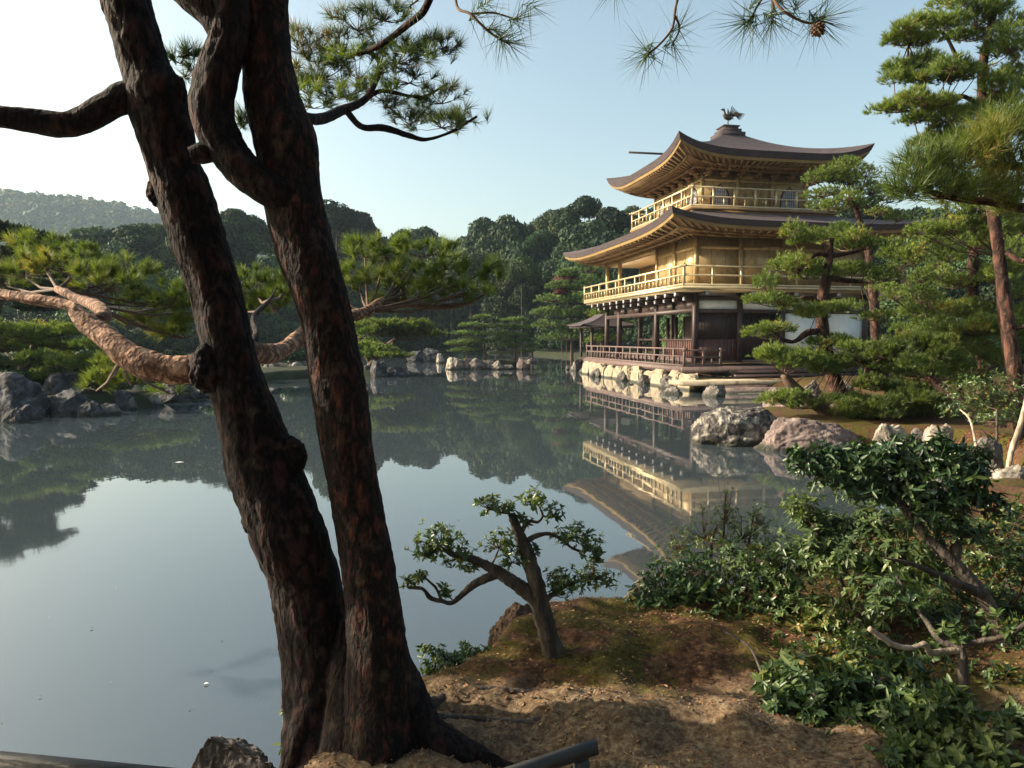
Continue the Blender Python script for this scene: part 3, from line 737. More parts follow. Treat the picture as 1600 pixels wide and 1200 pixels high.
# ---- third storey
D3Z = 8.22
m = MB(); m.box((D3[0], D3[1], D3Z - .13), (D3[2], D3[3], D3Z)); m.box((D3[0] + .12, D3[1] + .12, D3Z - .42), (D3[2] - .12, D3[3] - .12, D3Z - .135)); pp("balcony_floor", m, 'soffit')
Z3T = 10.15
for sd, u0 in (('E', T3[1]), ('S', T3[0]), ('N', T3[2]), ('W', T3[3])):
    f = face(sd, u0); c = CU if sd in 'EW' else CV
    b3 = 5.5 / 3
    m = MB()
    for k in (-1, 1):
        fbox(m, f, c + k * b3 - b3 / 2 + .08, c + k * b3 + b3 / 2 - .08, -.08, 0, D3Z, Z3T)
    fbox(m, f, c - b3 / 2 + .08, c + b3 / 2 - .08, -.08, 0, 9.72, Z3T)
    pp("gold_panel", m, 'gold')
    m = MB()
    for k in (-1.5, -.5, .5, 1.5):
        if abs(k) > 1 and sd in 'SN': continue
        fbox(m, f, c + k * b3 - .08, c + k * b3 + .08, -.08, .05, D3Z, Z3T)
    fbox(m, f, c - 2.66, c + 2.66, .0, .04, 9.60, 9.71); fbox(m, f, c - 2.66, c + 2.66, 0, .04, D3Z, D3Z + .1)
    pp("gold_beam", m, 'gold')
    m = MB()
    for k in range(4):                                              # panelled doors of the middle bay
        a0 = c - b3 / 2 + .09 + k * .415
        fbox(m, f, a0, a0 + .40, -.07, -.02, D3Z + .1, 9.6)
        for i in range(4): fbox(m, f, a0 + .04 + i * .1, a0 + .06 + i * .1, -.02, 0.005, 8.95, 9.52)
        fbox(m, f, a0 + .02, a0 + .38, -.02, .01, 8.86, 8.93)
    pp("panelled_door", m, 'gold')
    for k in (-1, 1):                                               # bell shaped windows
        cc = c + k * b3
        prof = [(-.52, 0), (-.50, .35), (-.46, .62), (-.36, .82), (-.2, .93), (-.07, .99), (0, 1.08), (.07, .99), (.2, .93), (.36, .82), (.46, .62), (.50, .35), (.52, 0)]
        zz = D3Z + .22
        m = MB(); n = len(prof)
        o = [f(cc + a, .035, zz + z) for a, z in prof]; i_ = [f(cc + a * .84, .035, zz + z * .9 + .03) for a, z in prof]; b = [f(cc + a, 0.0, zz + z) for a, z in prof]
        m.add(o + i_ + b, q=[(j, j + 1, n + j + 1, n + j) for j in range(n - 1)] + [(2 * n + j, 2 * n + j + 1, j + 1, j) for j in range(n - 1)])
        wn = pp("window", m, 'timber')
        m = MB(); pts = [f(cc + a * .84, .012, zz + z * .9 + .03) for a, z in prof] + [f(cc, .012, zz + .03)]
        m.add(pts, t=[(j, j + 1, n) for j in range(n - 1)]); pp("pane", m, 'paper', wn)
        m = MB()
        for i in range(-3, 4):
            h = np.interp(abs(i * .115), [0, .2, .36, .44], [.92, .84, .72, .5])
            fbox(m, f, cc + i * .115 - .009, cc + i * .115 + .009, .013, .024, zz + .03, zz + h)
        for i in range(1, 5): fbox(m, f, cc - .40 + .03 * (i > 3), cc + .40 - .03 * (i > 3), .013, .022, zz + .03 + i * .16, zz + .045 + i * .16)
        pp("lattice", m, 'timber', wn)
    # stepped brackets below the eaves
    for k in np.linspace(-2.6, 2.6, 7):
        m = MB()
        for dd, z0 in ((.3, 9.78), (.55, 9.9), (.8, 10.02)):
            fbox(m, f, c + k - .08, c + k + .08, .04, dd, z0, z0 + .1)
            fbox(m, f, c + k - .22, c + k + .22, dd - .12, dd, z0 + .10, z0 + .17)
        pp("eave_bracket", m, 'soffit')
    railing(face(sd, {'E': D3[1], 'S': D3[0], 'N': D3[2], 'W': D3[3]}[sd]), c - 3.72, c + 3.72, -.08, D3Z, .92, 14, 7, 'goldrail', 0.5, ends=(False, True) if sd in 'EW' else (True, True))

# ---- fishing pavilion over the water at the west end
m = MB(); m.box((-.3, VL + 1.1, .75), (2.0, VL + 5.2, .9)); pp("fishing_deck", m, 'timber')
for (u, v) in ((-.1, VL + 2.6), (-.1, VL + 4.9), (1.8, VL + 2.6), (1.8, VL + 4.9)):
    m = MB(); m.box((u - .07, v - .07, -.6), (u + .07, v + .07, 2.9)); pp("fishing_post", m, 'timber')
m = MB()
for g in hip((-.9, VL + 1.9, 2.6, VL + 5.7), (.85, VL + 3.0, .86, VL + 4.6), 2.95, 3.75, .12, .6, ns=16, ntt=6): m.grid(g)
m.box((-.75, VL + 2.0, 2.84), (2.45, VL + 5.55, 2.93))
pp("fishing_roof", m, 'shingle')

# ---- stone landing in front of the east face
ld = thing("stone_landing", "low cream stone boat landing with dark steps into the water beside the pavilion", "landing", (BX, BY, 0), rotz=TH)
m = MB(); m.box((-2.1, -3.35, .27), (7.5, -1.95, .45)); obj("slab", m, MAT['cream'], ld, local=True)
m = MB(); m.box((-.7, -3.25, -.6), (7.5, -2.0, .265)); m.box((-.4, -3.9, -.6), (7.6, -3.3, .20)); m.box((-.1, -4.6, -.6), (7.7, -3.95, .02)); m.box((-.75, -3.35, -.6), (-.41, -2.0, .26))
obj("step", m, MAT['rockpurple'], ld, local=True)


# ------------------------------------------------------------------ rocks
def ico(n):
    t = (1 + 5 ** .5) / 2
    V = unit(np.array([(-1, t, 0), (1, t, 0), (-1, -t, 0), (1, -t, 0), (0, -1, t), (0, 1, t), (0, -1, -t), (0, 1, -t), (t, 0, -1), (t, 0, 1), (-t, 0, -1), (-t, 0, 1)]))
    Fc = [(0, 11, 5), (0, 5, 1), (0, 1, 7), (0, 7, 10), (0, 10, 11), (1, 5, 9), (5, 11, 4), (11, 10, 2), (10, 7, 6), (7, 1, 8), (3, 9, 4), (3, 4, 2), (3, 2, 6), (3, 6, 8), (3, 8, 9), (4, 9, 5), (2, 4, 11), (6, 2, 10), (8, 6, 7), (9, 8, 1)]
    V = [tuple(v) for v in V]
    for _ in range(n):
        mid, nf = {}, []

        def mp(a, b):
            k = (min(a, b), max(a, b))
            if k not in mid:
                mid[k] = len(V); V.append(tuple(unit(np.array(V[a]) + np.array(V[b]))))
            return mid[k]
        for a, b, c in Fc:
            x, y, z = mp(a, b), mp(b, c), mp(c, a)
            nf += [(a, x, z), (b, y, x), (c, z, y), (x, y, z)]
        Fc = nf
    return np.array(V), np.array(Fc)


ICO = {k: ico(k) for k in (3, 4, 5)}


def rock_mesh(size, seed, lod=4, ang=0.5, boxy=1.0):
    V, Fc = ICO[lod]
    r = np.random.default_rng(seed)
    v = np.sign(V) * np.abs(V) ** boxy if boxy != 1 else V.copy()
    rad = 1 + 0.28 * fbm(V[:, 0] * 1.3 + seed, V[:, 1] * 1.3, V[:, 2] * 1.3, seed, 3) * 0.8
    v = v * rad[:, None]
    for _ in range(9):                                             # split faces
        n = unit(r.normal(size=3)); n[2] = abs(n[2]) * .8; n = unit(n)
        h = r.uniform(.62, .95)
        d = v @ n - h
        v = v - np.where(d > 0, d * ang * 1.6, 0)[:, None] * n
    v = v + V * (0.07 * fbm(V[:, 0] * 4, V[:, 1] * 4, V[:, 2] * 5, seed + 5, 4) + 0.03 * fbm(V[:, 0] * 13, V[:, 1] * 13, V[:, 2] * 13, seed + 8, 3))[:, None]
    m = MB(); m.add(v * np.array(size), t=Fc)
    return m


def rock(name, label, x, y, z, size, seed, m='rock', group=None, lod=4, ang=.5, rotz=0.0, cat="rock", boxy=1.0):
    mb = rock_mesh(size, seed, lod, ang, boxy)
    o = link(name, mb.mesh(name, None, True), MAT[m]); o.location = (x, y, z); o.rotation_euler = (0, 0, rotz)
    return tag(o, label, cat, group)


def rock_px(label, px0, px1, pyt, pyb, D, seed, m='rock', group=None, lod=4, ang=.5, name="rock", dep=0.8, base=None):
    """boulder whose outline spans the pixel box, waterline or ground line at pyb"""
    a, b, t = P(px0, pyb, D), P(px1, pyb, D), P((px0 + px1) / 2, pyt, D)
    w = (b[0] - a[0]) / 2; h = t[2] - a[2]
    return rock(name, label, (a[0] + b[0]) / 2, D + w * dep * .5, a[2] + h * .18, (w * 1.04, w * dep, h * .86), seed, m, group, lod, ang)


rock_px("big pale streaked boulder at the water, left of the purple brown boulder", 1080, 1232, 641, 704, 14.4, 12, 'rockstreak', lod=5, dep=.75, ang=.3)
rock_px("long low purple brown boulder beside the big pale streaked boulder", 1188, 1352, 652, 712, 13.6, 8, 'rockpurple', lod=5, dep=.6, ang=.35)
for i, (x0, x1, t, b, D, s, m, l) in enumerate([
    (1366, 1424, 664, 712, 13.2, 21, 'rockpale', "squat white rock at the bank just right of the long purple brown boulder"),
    (1424, 1456, 668, 702, 13.4, 22, 'rock', "small grey stone wedged between two white rocks on the bank"),
    (1447, 1496, 662, 716, 12.8, 23, 'rockpale', "upright white rock with a dark hollow on the far side of the shrub"),
    (1402, 1440, 690, 722, 12.4, 24, 'rockpale', "little cream rock at the foot of the squat white rock"),
    (1520, 1580, 684, 740, 11.0, 25, 'rock', "grey rock beneath the bleached support stick"),
    (1540, 1640, 725, 815, 8.6, 26, 'rockpale', "large pale lichen boulder at the right end of the bank"),
    (1488, 1550, 775, 850, 8.4, 27, 'rockpale', "pale boulder half hidden by the leaning tree's leaves"),
    (1250, 1292, 600, 640, 17.5, 28, 'rock', "grey rock under the low pine pads"),
    (1300, 1345, 598, 650, 17.2, 29, 'rock', "mottled rock standing at the foot of the middle pine"),
    (1196, 1262, 604, 650, 18.0, 30, 'rockpurple', "dark rock between the landing steps and the low pine pads"),
]):
    rock_px(l, x0, x1, t, b, D, 40 + s, m)
# stones in the water and below the veranda of the pavilion
for i in range(11):
    v = -1.75 + i * 1.36
    q = L2W(-1.0 - .07 * (i % 3), v, 0)
    rock("foundation_stone", "tall cream stone with a flat face propping up the south veranda of the pavilion", q[0], q[1], .16, (.34, .60 + .06 * (i % 2), .60), 70 + i, 'cream', "foundation stones under the veranda", 4, .25, TH, "stone", .35)
for i, v in enumerate((-.4, 2.3, 5.1, 9.2)):
    q = L2W(-1.42, v, 0)
    rock("shore_stone", ["grey boulder against the cream foundation stones nearest the landing", "grey boulder against the cream foundation stones, second from the landing", "grey boulder against the cream foundation stones, third from the landing", "grey boulder against the cream foundation stones near the veranda's far end"][i], q[0], q[1], .05, (.42, .5, .48), 85 + i, 'rock', None, 4, .5, TH, "rock")
rock_px("round dark holed stone in the water at the pavilion's near corner", 1036, 1072, 604, 640, 27.5, 91, 'rock', dep=1)
rock_px("grey boulder in the water before the landing steps", 1098, 1134, 601, 634, 26.2, 92, 'rock', dep=1)
rock_px("small boulder in the water under the south veranda", 975, 1000, 600, 622, 33.0, 93, 'rock', dep=1)
for i, (x0, x1, t, b, D) in enumerate([(890, 912, 562, 588, 47.5), (905, 932, 568, 594, 44.5), (880, 900, 570, 584, 49)]):
    rock_px(["pointed grey rock off the far corner of the veranda", "rounded grey rock just below the far end of the veranda", "low grey rock at the tip of the row by the veranda's far end"][i], x0, x1, t, b, D, 97 + i, 'rock')
# island
for i, (x0, x1, t, b) in enumerate([(700, 722, 549, 574), (718, 738, 552, 576), (736, 754, 551, 575), (752, 772, 553, 577), (770, 782, 556, 576), (812, 824, 549, 572), (824, 836, 551, 564), (786, 800, 560, 575)]):
    rock_px(["cream rock at the left tip of the pine island", "purplish rock second along the island shore", "grey rock third along the island shore", "broad cream rock at the middle of the island shore", "narrow grey rock right of the island's middle",
             "white upright rock at the right tip of the island", "small white stone beyond the island's right tip", "dark rock on the island's right half"][i], x0 - 5, x1 + 5, t + 9, b + 2, 49.2 + (i % 2) * .3, 110 + i, ('rockpale', 'rockpurple', 'rock', 'rock')[i % 4])
# shore rocks on the left side
for i, (x0, x1, t, b, D, m, l) in enumerate([
    (60, 145, 604, 654, 19.9, 'rockshaded', "blue grey boulder on the left shore below the pine limb"),
    (145, 182, 628, 656, 20.0, 'rock', "rounded stone at the waterline right of the blue grey boulder"),
    (120, 160, 622, 656, 19.6, 'rockshaded', "low dark stone in front of the blue grey boulder at the waterline"),
    (20, 62, 634, 668, 18.6, 'rockshaded', "low dark stone in front of the tall dark boulder at the left edge"),
    (300, 350, 596, 614, 28, 'rockshaded', "dark stone on the left shore just behind the left trunk"),
    (0, 40, 640, 672, 18.0, 'rockshaded', "flat dark stone at the very left of the left shore's waterline"),
    (165, 205, 610, 640, 21.5, 'rockshaded', "blue black rock behind the small pale waterline stone"),
    (205, 250, 612, 636, 22.5, 'rock', "broken grey rock between the pale stone and the flat dark rock"),
    (275, 325, 604, 622, 25.5, 'rockshaded', "dark rock just left of the left trunk at the waterline"),
    (190, 214, 622, 644, 21.5, 'rock', "small pale stone at the waterline under the hanging needles"),
    (-40, 70, 590, 662, 19.4, 'rockshaded', "tall dark boulder at the left edge of the left shore"),
    (56, 130, 584, 625, 21.5, 'rockshaded', "dark boulder behind the blue grey boulder"),
    (226, 305, 598, 626, 24.0, 'rockshaded', "flat dark rock on the left shore under the thick limb"),
    (400, 440, 568, 590, 41, 'rock', "grey rock on the far left shore seen between the two trunks"),
    (440, 480, 566, 588, 42, 'rockpale', "pale rock on the far left shore beside the right trunk"),
    (574, 606, 564, 596, 39.6, 'rockshaded', "dark faceted rock at the promontory tip"),
    (596, 636, 570, 592, 40.3, 'rockshaded', "bluish rock behind the faceted one at the promontory tip"),
    (556, 587, 570, 592, 40.2, 'rockshaded', "rock at the promontory next to the right trunk"),
    (628, 640, 574, 590, 41.2, 'rockpale', "small pale stone at the promontory's end"),
    (636, 664, 546, 562, 66, 'rockshaded', "grey rock on the far shore left of the island"),
    (658, 692, 544, 561, 66, 'rockshaded', "bluish rock on the far shore nearer the island"),
    (680, 694, 553, 566, 62, 'rockpale', "tiny cream rock in the water left of the island"),
]):
    rock_px(l, x0, x1, t, b, D, 140 + i, m)
# foreground rocks
rock_px("angular grey rock at the pond edge by the old pine's roots", 282, 452, 1166, 1290, 3.05, 160, 'rock', lod=5, dep=.7, ang=.6)
rock_px("small dark rock in the water against the old pine", 434, 482, 1100, 1150, 3.35, 161, 'rock', lod=4)
rock_px("rust coloured rock under the little leaning tree", 752, 850, 958, 1040, 4.15, 162, 'rockrust', lod=5, dep=.7)
rock_px("pale rock at the bank edge beside the round dark bush", 974, 1030, 902, 968, 4.75, 163, 'rockpale', lod=4)
rock_px("tan rock between the thicket stems", 1162, 1206, 915, 985, 4.9, 164, 'rockpale', lod=4)
rock_px("small tan stone on the moss between bushes", 1105, 1140, 1026, 1044, 3.7, 165, 'rockpale', lod=3)


# ------------------------------------------------------------------ leaf and needle geometry
def basis(A):
    A = unit(A)
    ref = np.where(np.abs(A[:, 2:3]) < .9, np.array([[0, 0, 1.0]]), np.array([[1.0, 0, 0]]))
    e1 = unit(np.cross(A, ref)); return A, e1, np.cross(A, e1)


def needles(m, pos, ax, k, L, w, spread=(.25, 1.0), stem=.05, droop=0.0):
    pos = np.asarray(pos, float).reshape(-1, 3); ax = np.asarray(ax, float).reshape(-1, 3)
    A, e1, e2 = basis(ax)
    n = len(pos)
    A, e1, e2, p = [np.repeat(x, k, 0) for x in (A, e1, e2, pos)]
    N = n * k
    ph = rng.uniform(0, 2 * math.pi, N)[:, None]; al = rng.uniform(*spread, N)[:, None]
    d = np.cos(al) * A + np.sin(al) * (np.cos(ph) * e1 + np.sin(ph) * e2)
    d[:, 2] -= droop; d = unit(d)
    o = p + A * rng.uniform(-stem, stem * .3, N)[:, None]
    tip = o + d * (L * rng.uniform(.7, 1.1, N))[:, None]
    s = unit(np.cross(d, rand_unit(N))) * w / 2
    v = np.stack([o - s, o + s, tip], 1).reshape(-1, 3)
    m.add(v, t=np.arange(3 * N).reshape(-1, 3))


def leaves(m, pos, d, nrm, L, Wd, fold=.25):
    n = len(pos); d = unit(d); s = unit(np.cross(d, nrm)); u = np.cross(s, d)
    L = np.broadcast_to(np.asarray(L, float), (n,))[:, None]; Wd = np.broadcast_to(np.asarray(Wd, float), (n,))[:, None] / 2
    c = lambda a, b, h: pos + d * L * a + s * Wd * b + u * Wd * h
    f = fold
    v = np.stack([c(0, 0, 0), c(.3, 1, f), c(.7, .8, f * .6), c(1, 0, -.3), c(.7, -.8, f * .6), c(.3, -1, f)], 1).reshape(-1, 3)
    i = np.arange(n)[:, None] * 6
    m.add(v, q=np.vstack([i + [0, 1, 2, 3], i + [0, 3, 4, 5]]))


def rosettes(m, tips, ax, k, L, Wd, ang=(.7, 1.4), droop=.25):
    A, e1, e2 = basis(np.asarray(ax, float)); n = len(tips)
    A, e1, e2, p = [np.repeat(x, k, 0) for x in (A, e1, e2, np.asarray(tips, float))]
    N = n * k
    ph = np.tile(np.arange(k) * 2.4, n)[:, None] + rng.uniform(-.4, .4, N)[:, None] + np.repeat(rng.uniform(0, 6.28, n), k)[:, None]
    al = rng.uniform(*ang, N)[:, None]
    d = np.cos(al) * A + np.sin(al) * (np.cos(ph) * e1 + np.sin(ph) * e2)
    d[:, 2] -= droop * rng.uniform(.3, 1.3, N)
    leaves(m, p + A * rng.uniform(-.5, .1, N)[:, None] * L * .6, d, A + .5 * rand_unit(N), L * rng.uniform(.35, 1.25, N) * np.repeat(rng.uniform(.7, 1.15, n), k), Wd * rng.uniform(.55, 1.25, N))


def pad_shoots(c, r, n, up=.75, shell=.45, low=-.35, stray=1.55):
    """shoot tips spread over the upper part of a flattened pad, with directions"""
    d = rand_unit(n * 2); d = d[d[:, 2] > low][:n]
    rad = rng.uniform(shell, 1.0, len(d)) ** .7
    wob = 1 + .30 * fbm(d[:, 0] * 2 + c[0] * 7, d[:, 1] * 2, d[:, 2] * 2 + c[2] * 5, 31, 2)
    p = np.asarray(c) + d * np.asarray(r) * (rad * wob)[:, None]
    k = rng.random(len(d)) < .12
    p = np.where(k[:, None], np.asarray(c) + (p - np.asarray(c)) * np.array([1.3, 1.3, stray]), p)
    a = d * np.array([1, 1, .6]) * .75 + np.array([0, 0, up]) + .35 * rand_unit(len(d))
    return p, unit(a)


def twigs(m, root, tips, r0=.006, frac=1.0):
    root = np.asarray(root, float)
    for t in tips:
        if rng.random() > frac: continue
        mid = root * .45 + t * .55 + np.array([0, 0, -.12]) * np.linalg.norm(t - root) * .6
        m.tube([root, mid, t], [r0, r0 * .7, r0 * .35], 4, cap=False)


# ------------------------------------------------------------------ the old double-trunk pine in the foreground
OPX = P(560, 1150, 3.0)
OZ = H(OPX[0], OPX[1])
old = thing("old_pine", "old pine with two thick leaning trunks and twisted limbs on the near bank", "tree", (OPX[0], OPX[1], OZ))


def bark_disp(amp, fa=9, fl=10, seed=0):
    def f(th, L, r):
        a = np.cos(th) * r * fa * 2.2; b = np.sin(th) * r * fa * 2.2
        n1 = np.abs(fbm(a * 1.6, b * 1.6, L * fl * .55, seed, 3)); n2 = fbm(a * .35, b * .35, L * 2.2, seed + 3, 2)
        n3 = fbm(a * 4, b * 4, L * fl * 2.5, seed + 7, 2)
        return amp * (.6 - 1.7 * np.minimum(n1, .6)) + amp * 1.6 * n2 + amp * .55 * n3
    return f


def px_tube(name, spec, parent, mname, seg=40, step=.02, amp=.006, fa=9, fl=10, seed=0, end=True):
    pts = [P(x, y, D) for x, y, h, D in spec]
    rad = [h * D / F_PX for x, y, h, D in spec]
    m = MB(); m.tube(pts, rad, seg, step, bark_disp(amp, fa, fl, seed) if amp else None)
    return obj(name, m, MAT[mname], parent, True)


lt = [(540, 1290, 120, 3.12), (530, 1215, 98, 3.06), (516, 1150, 76, 3.1), (506, 1090, 64, 3.12), (498, 1020, 57, 3.13), (488, 960, 55, 3.12), (473, 900, 54, 3.11), (448, 840, 58, 3.06), (436, 800, 56, 3.06), (416, 745, 54, 3.07), (392, 660, 46, 3.08), (367, 590, 43, 3.1),
      (350, 520, 41, 3.1), (334, 450, 38, 3.1), (310, 380, 40, 3.1), (284, 300, 41, 3.1), (268, 250, 37, 3.1), (246, 155, 43, 3.1), (226, 100, 34, 3.1), (196, 0, 33, 3.1), (165, -110, 31, 3.1), (120, -260, 28, 3.1), (60, -420, 24, 3.1)]
px_tube("trunk", lt, old, 'bark', 80, .012, .0065, seed=1)
rt = [(578, 1290, 120, 2.92), (588, 1215, 98, 2.93), (592, 1150, 68, 2.95), (594, 1080, 54, 2.96), (590, 1000, 47, 2.96), (578, 900, 43, 2.98), (560, 800, 41, 3.0), (543, 700, 39, 3.0), (529, 600, 40, 3.0), (511, 500, 38, 3.0), (481, 400, 42, 3.0), (462, 330, 43, 3.0),
      (452, 275, 43, 3.0), (446, 225, 46, 3.0), (424, 155, 41, 3.0), (415, 80, 37, 3.0), (415, 0, 33, 3.0), (416, -120, 31, 3.0), (425, -280, 27, 3.0), (440, -430, 23, 3.0)]
px_tube("trunk", rt, old, 'redbark', 72, .012, .0055, seed=2)
# the shared foot between the trunks
a, b, c = P(540, 968, 3.04), P(545, 1060, 3.02), P(552, 1200, 2.95)
m = MB(); m.tube([a, b, c], [.035, .10, .17], 40, .012, bark_disp(.006, seed=40)); obj("root", m, MAT['bark'], old, True)
# flared roots
for k, (x, y, x2, y2, r) in enumerate([(640, 1090, 720, 1120, 34), (650, 1140, 800, 1175, 26)]+[(470, 1150, 400, 1215, 26), (560, 1165, 520, 1240, 34), (630, 1110, 705, 1150, 30), (640, 1150, 740, 1215, 34), (600, 1180, 640, 1270, 34)]):
    a, b = P(x + (552 - x) * .45, y - 130, 3.03), P(x, y, 2.97); c = P(x2, y2, 2.85)
    c[2] = H(c[0], c[1]) - .02; b[2] = max(b[2], H(b[0], b[1]) + .05)
    m = MB(); m.tube([a, b, c * .5 + b * .5 + (0, 0, -.03), c], [r * .35 * .0027, r * .0024, r * .0019, r * .0010], 24, .015, bark_disp(.006, seed=20 + k)); obj("root", m, MAT['bark'], old, True)
# surface roots winding over the trodden earth
for k, line in enumerate([[(-.45, 3.05), (-.2, 3.12), (.1, 3.10), (.35, 3.2), (.6, 3.18)], [(-.42, 3.2), (-.15, 3.34), (.1, 3.36), (.3, 3.45)]]):
    pts = [np.array([x, y, H(x, y) - .006]) for x, y in line]
    m = MB(); m.tube(pts, np.linspace(.026, .007, len(pts)), 16, .012, bark_disp(.004, 20, 20, 50 + k)); obj("root", m, MAT['trunkgrey'], old, True)
# swellings and knots on the trunks
for k, (x, y, rr, D) in enumerate([(458, 712, 20, 3.05), (456, 740, 14, 3.05), (242, 300, 13, 3.06), (372, 742, 14, 3.02), (474, 232, 22, 2.98), (276, 140, 16, 3.08), (322, 575, 24, 3.0), (392, 815, 14, 3.04)]):
    c = P(x, y, D); r = rr * D / F_PX
    mb = rock_mesh((r, r, r * 1.5), 300 + k, 4, .3); mb.V[0] = mb.V[0] + c; obj("bark_knot", mb, MAT['bark'], old, True)
limb = [(474, 318, 26.4, 2.98), (440, 303, 27.3, 2.93), (405, 283, 26.4, 2.9), (370, 252, 27.3, 2.88), (341, 210, 30.8, 2.88), (330, 165, 31.7, 2.88), (340, 110, 29.0, 2.88), (358, 60, 27.3, 2.88), (362, 10, 26.4, 2.88), (340, -40, 24.6, 2.86), (300, -120, 22.0, 2.84)]
px_tube("branch", limb, old, 'bark', 48, .012, .006, seed=3)
px_tube("branch", [(352, 45, 24, 2.88), (330, 18, 22, 2.87), (300, -4, 20, 2.86), (262, -34, 17, 2.85)], old, 'bark', 32, .012, .006, seed=4)
px_tube("branch_stub", [(348, 228, 20, 2.88), (322, 238, 15, 2.86), (297, 243, 11, 2.84)], old, 'bark', 24, .01, .004, seed=5)
px_tube("branch", [(236, 158, 30, 3.08), (200, 152, 24, 3.06), (165, 168, 21, 3.03), (125, 190, 19, 3.0), (95, 195, 18, 2.97), (50, 189, 17, 2.94), (0, 182, 16, 2.9), (-90, 172, 15, 2.85), (-220, 190, 13, 2.8)], old, 'bark', 36, .012, .004, seed=6)
px_tube("branch", [(345, 572, 23.2, 3.08), (316, 576, 20.9, 3.06), (270, 578, 20.9, 3.05), (225, 568, 21.6, 3.06), (196, 552, 19.4, 3.1), (170, 530, 17.1, 3.16), (140, 508, 17.1, 3.22), (122, 492, 13.9, 3.26), (118, 480, 10.8, 3.3), (90, 474, 10.0, 3.36), (45, 466, 10.0, 3.42), (0, 460, 9.3, 3.5), (-60, 452, 8.5, 3.6), (-160, 440, 7.0, 3.8)], old, 'limbbark', 44, .01, .005, 7, 8, seed=7)
px_tube("branch", [(150, 505, 14, 3.25), (162, 492, 12, 3.4), (150, 478, 9, 3.7), (120, 466, 7, 4.6), (90, 452, 5, 5.6)], old, 'limbbark', 20, .015, .003, seed=8)
px_tube("branch", [(360, 540, 18, 3.15), (410, 553, 15, 3.5), (440, 548, 13, 4.0), (468, 528, 12, 4.5), (500, 505, 11, 5.0), (545, 495, 9, 5.3), (575, 486, 8, 5.5), (592, 474, 7, 5.7), (608, 468, 5, 5.9)], old, 'limbbark', 24, .02, .004, seed=9)
px_tube("branch", [(390, 545, 6.0, 3.3), (400, 520, 5.0, 3.6), (396, 495, 4.0, 4.2), (420, 470, 2.5, 5.0), (432, 450, 2.0, 5.6)], old, 'bark', 20, .02, .003, seed=10)


def foliage(parent, pads, mname, k=26, L=.11, w=.004, dens=1.0, name="foliage", spread=(.2, .95), roots=None, twig=.006, tuft=5):
    """pads: (px, py, D, half width px, half height px, shoots)"""
    m, t = MB(), MB()
    for i, (px, py, D, hw, hh, n) in enumerate(pads):
        c = P(px, py, D); s = D / F_PX
        p, a = pad_shoots(c, (hw * s, hw * s * .75, hh * s), max(3, int(n * dens / tuft)), stray=1.1)
        q = np.repeat(p, tuft, 0); qa = unit(np.repeat(a, tuft, 0) + .75 * rand_unit(len(q)))
        needles(m, q + qa * (L * .35 * rng.random(len(q)))[:, None], qa, k, L * rng.uniform(.8, 1.2), w, spread, L * .4)
        rt_ = P(*roots[i]) if roots and roots[i] else c - np.array([0, 0, hh * s * .5])
        hub = c - np.array([0, 0, hh * s * .35])
        if roots and roots[i]: t.tube([rt_, rt_ * .5 + hub * .5 + (0, 0, -.04), hub], [twig * 2.2, twig * 1.7, twig * 1.2], 6, cap=False)
        twigs(t, hub, p, twig * .6, .8)
    f = obj(name, m, MAT[mname], parent)
    if t.n: tag(obj("twig", t, MAT['twig'], f), kind="stuff")
    return f


# bright needles lit by the sun, on the branches reaching out over the water
foliage(old, [(40, 425, 6.4, 60, 24, 60), (110, 418, 6.2, 60, 28, 80), (165, 445, 6.0, 55, 32, 80), (215, 470, 6.3, 45, 26, 50), (262, 470, 6.0, 40, 30, 50), (300, 480, 6.2, 36, 26, 40), (235, 505, 6.0, 50, 22, 50), (290, 520, 6.0, 46, 24, 50), (70, 395, 6.6, 34, 14, 26), (10, 440, 6.4, 40, 20, 30), (130, 398, 6.4, 28, 18, 26), (330, 470, 6.4, 40, 26, 40), (200, 425, 6.6, 50, 22, 50), (60, 385, 6.8, 50, 16, 40)],
        'needle', 22, .105, .0042, 2.1, roots=[(90, 452, 5.6)] * 4 + [(150, 478, 5)] * 4 + [(90, 452, 5.6)] * 6)
foliage(old, [(170, 582, 6.0, 34, 26, 46), (150, 606, 5.9, 24, 14, 20), (205, 596, 5.9, 26, 16, 20), (265, 612, 5.7, 24, 8, 10)], 'needle', 22, .10, .004, 1.9, roots=[(190, 560, 4.6)] * 4)
foliage(old, [(400, 450, 5.8, 44, 30, 60), (432, 478, 5.7, 36, 22, 36), (385, 480, 5.8, 30, 20, 30), (450, 440, 5.9, 30, 20, 30)], 'needle', 22, .105, .0042, 2.1, roots=[(420, 470, 5.0)] * 4)
foliage(old, [(560, 430, 6.0, 44, 34, 70), (600, 400, 6.2, 46, 26, 60), (570, 395, 6.1, 30, 22, 30), (610, 445, 5.9, 36, 26, 44), (690, 440, 6.2, 40, 20, 40), (745, 425, 6.2, 40, 18, 44), (770, 440, 6.2, 26, 14, 20), (700, 470, 6.0, 36, 13, 24), (535, 455, 5.9, 26, 26, 30)],
        'needle', 22, .105, .0042, 1.25, roots=[(575, 486, 5.5)] * 9)
foliage(old, [(655, 392, 6.3, 54, 26, 70), (640, 425, 6.1, 40, 22, 50), (690, 415, 6.2, 40, 20, 44), (665, 455, 6.0, 44, 18, 40), (735, 455, 6.1, 40, 14, 30), (600, 480, 5.9, 36, 14, 30)], 'needlemid', 22, .105, .0042, 1.4, roots=[(592, 474, 5.7)] * 6)
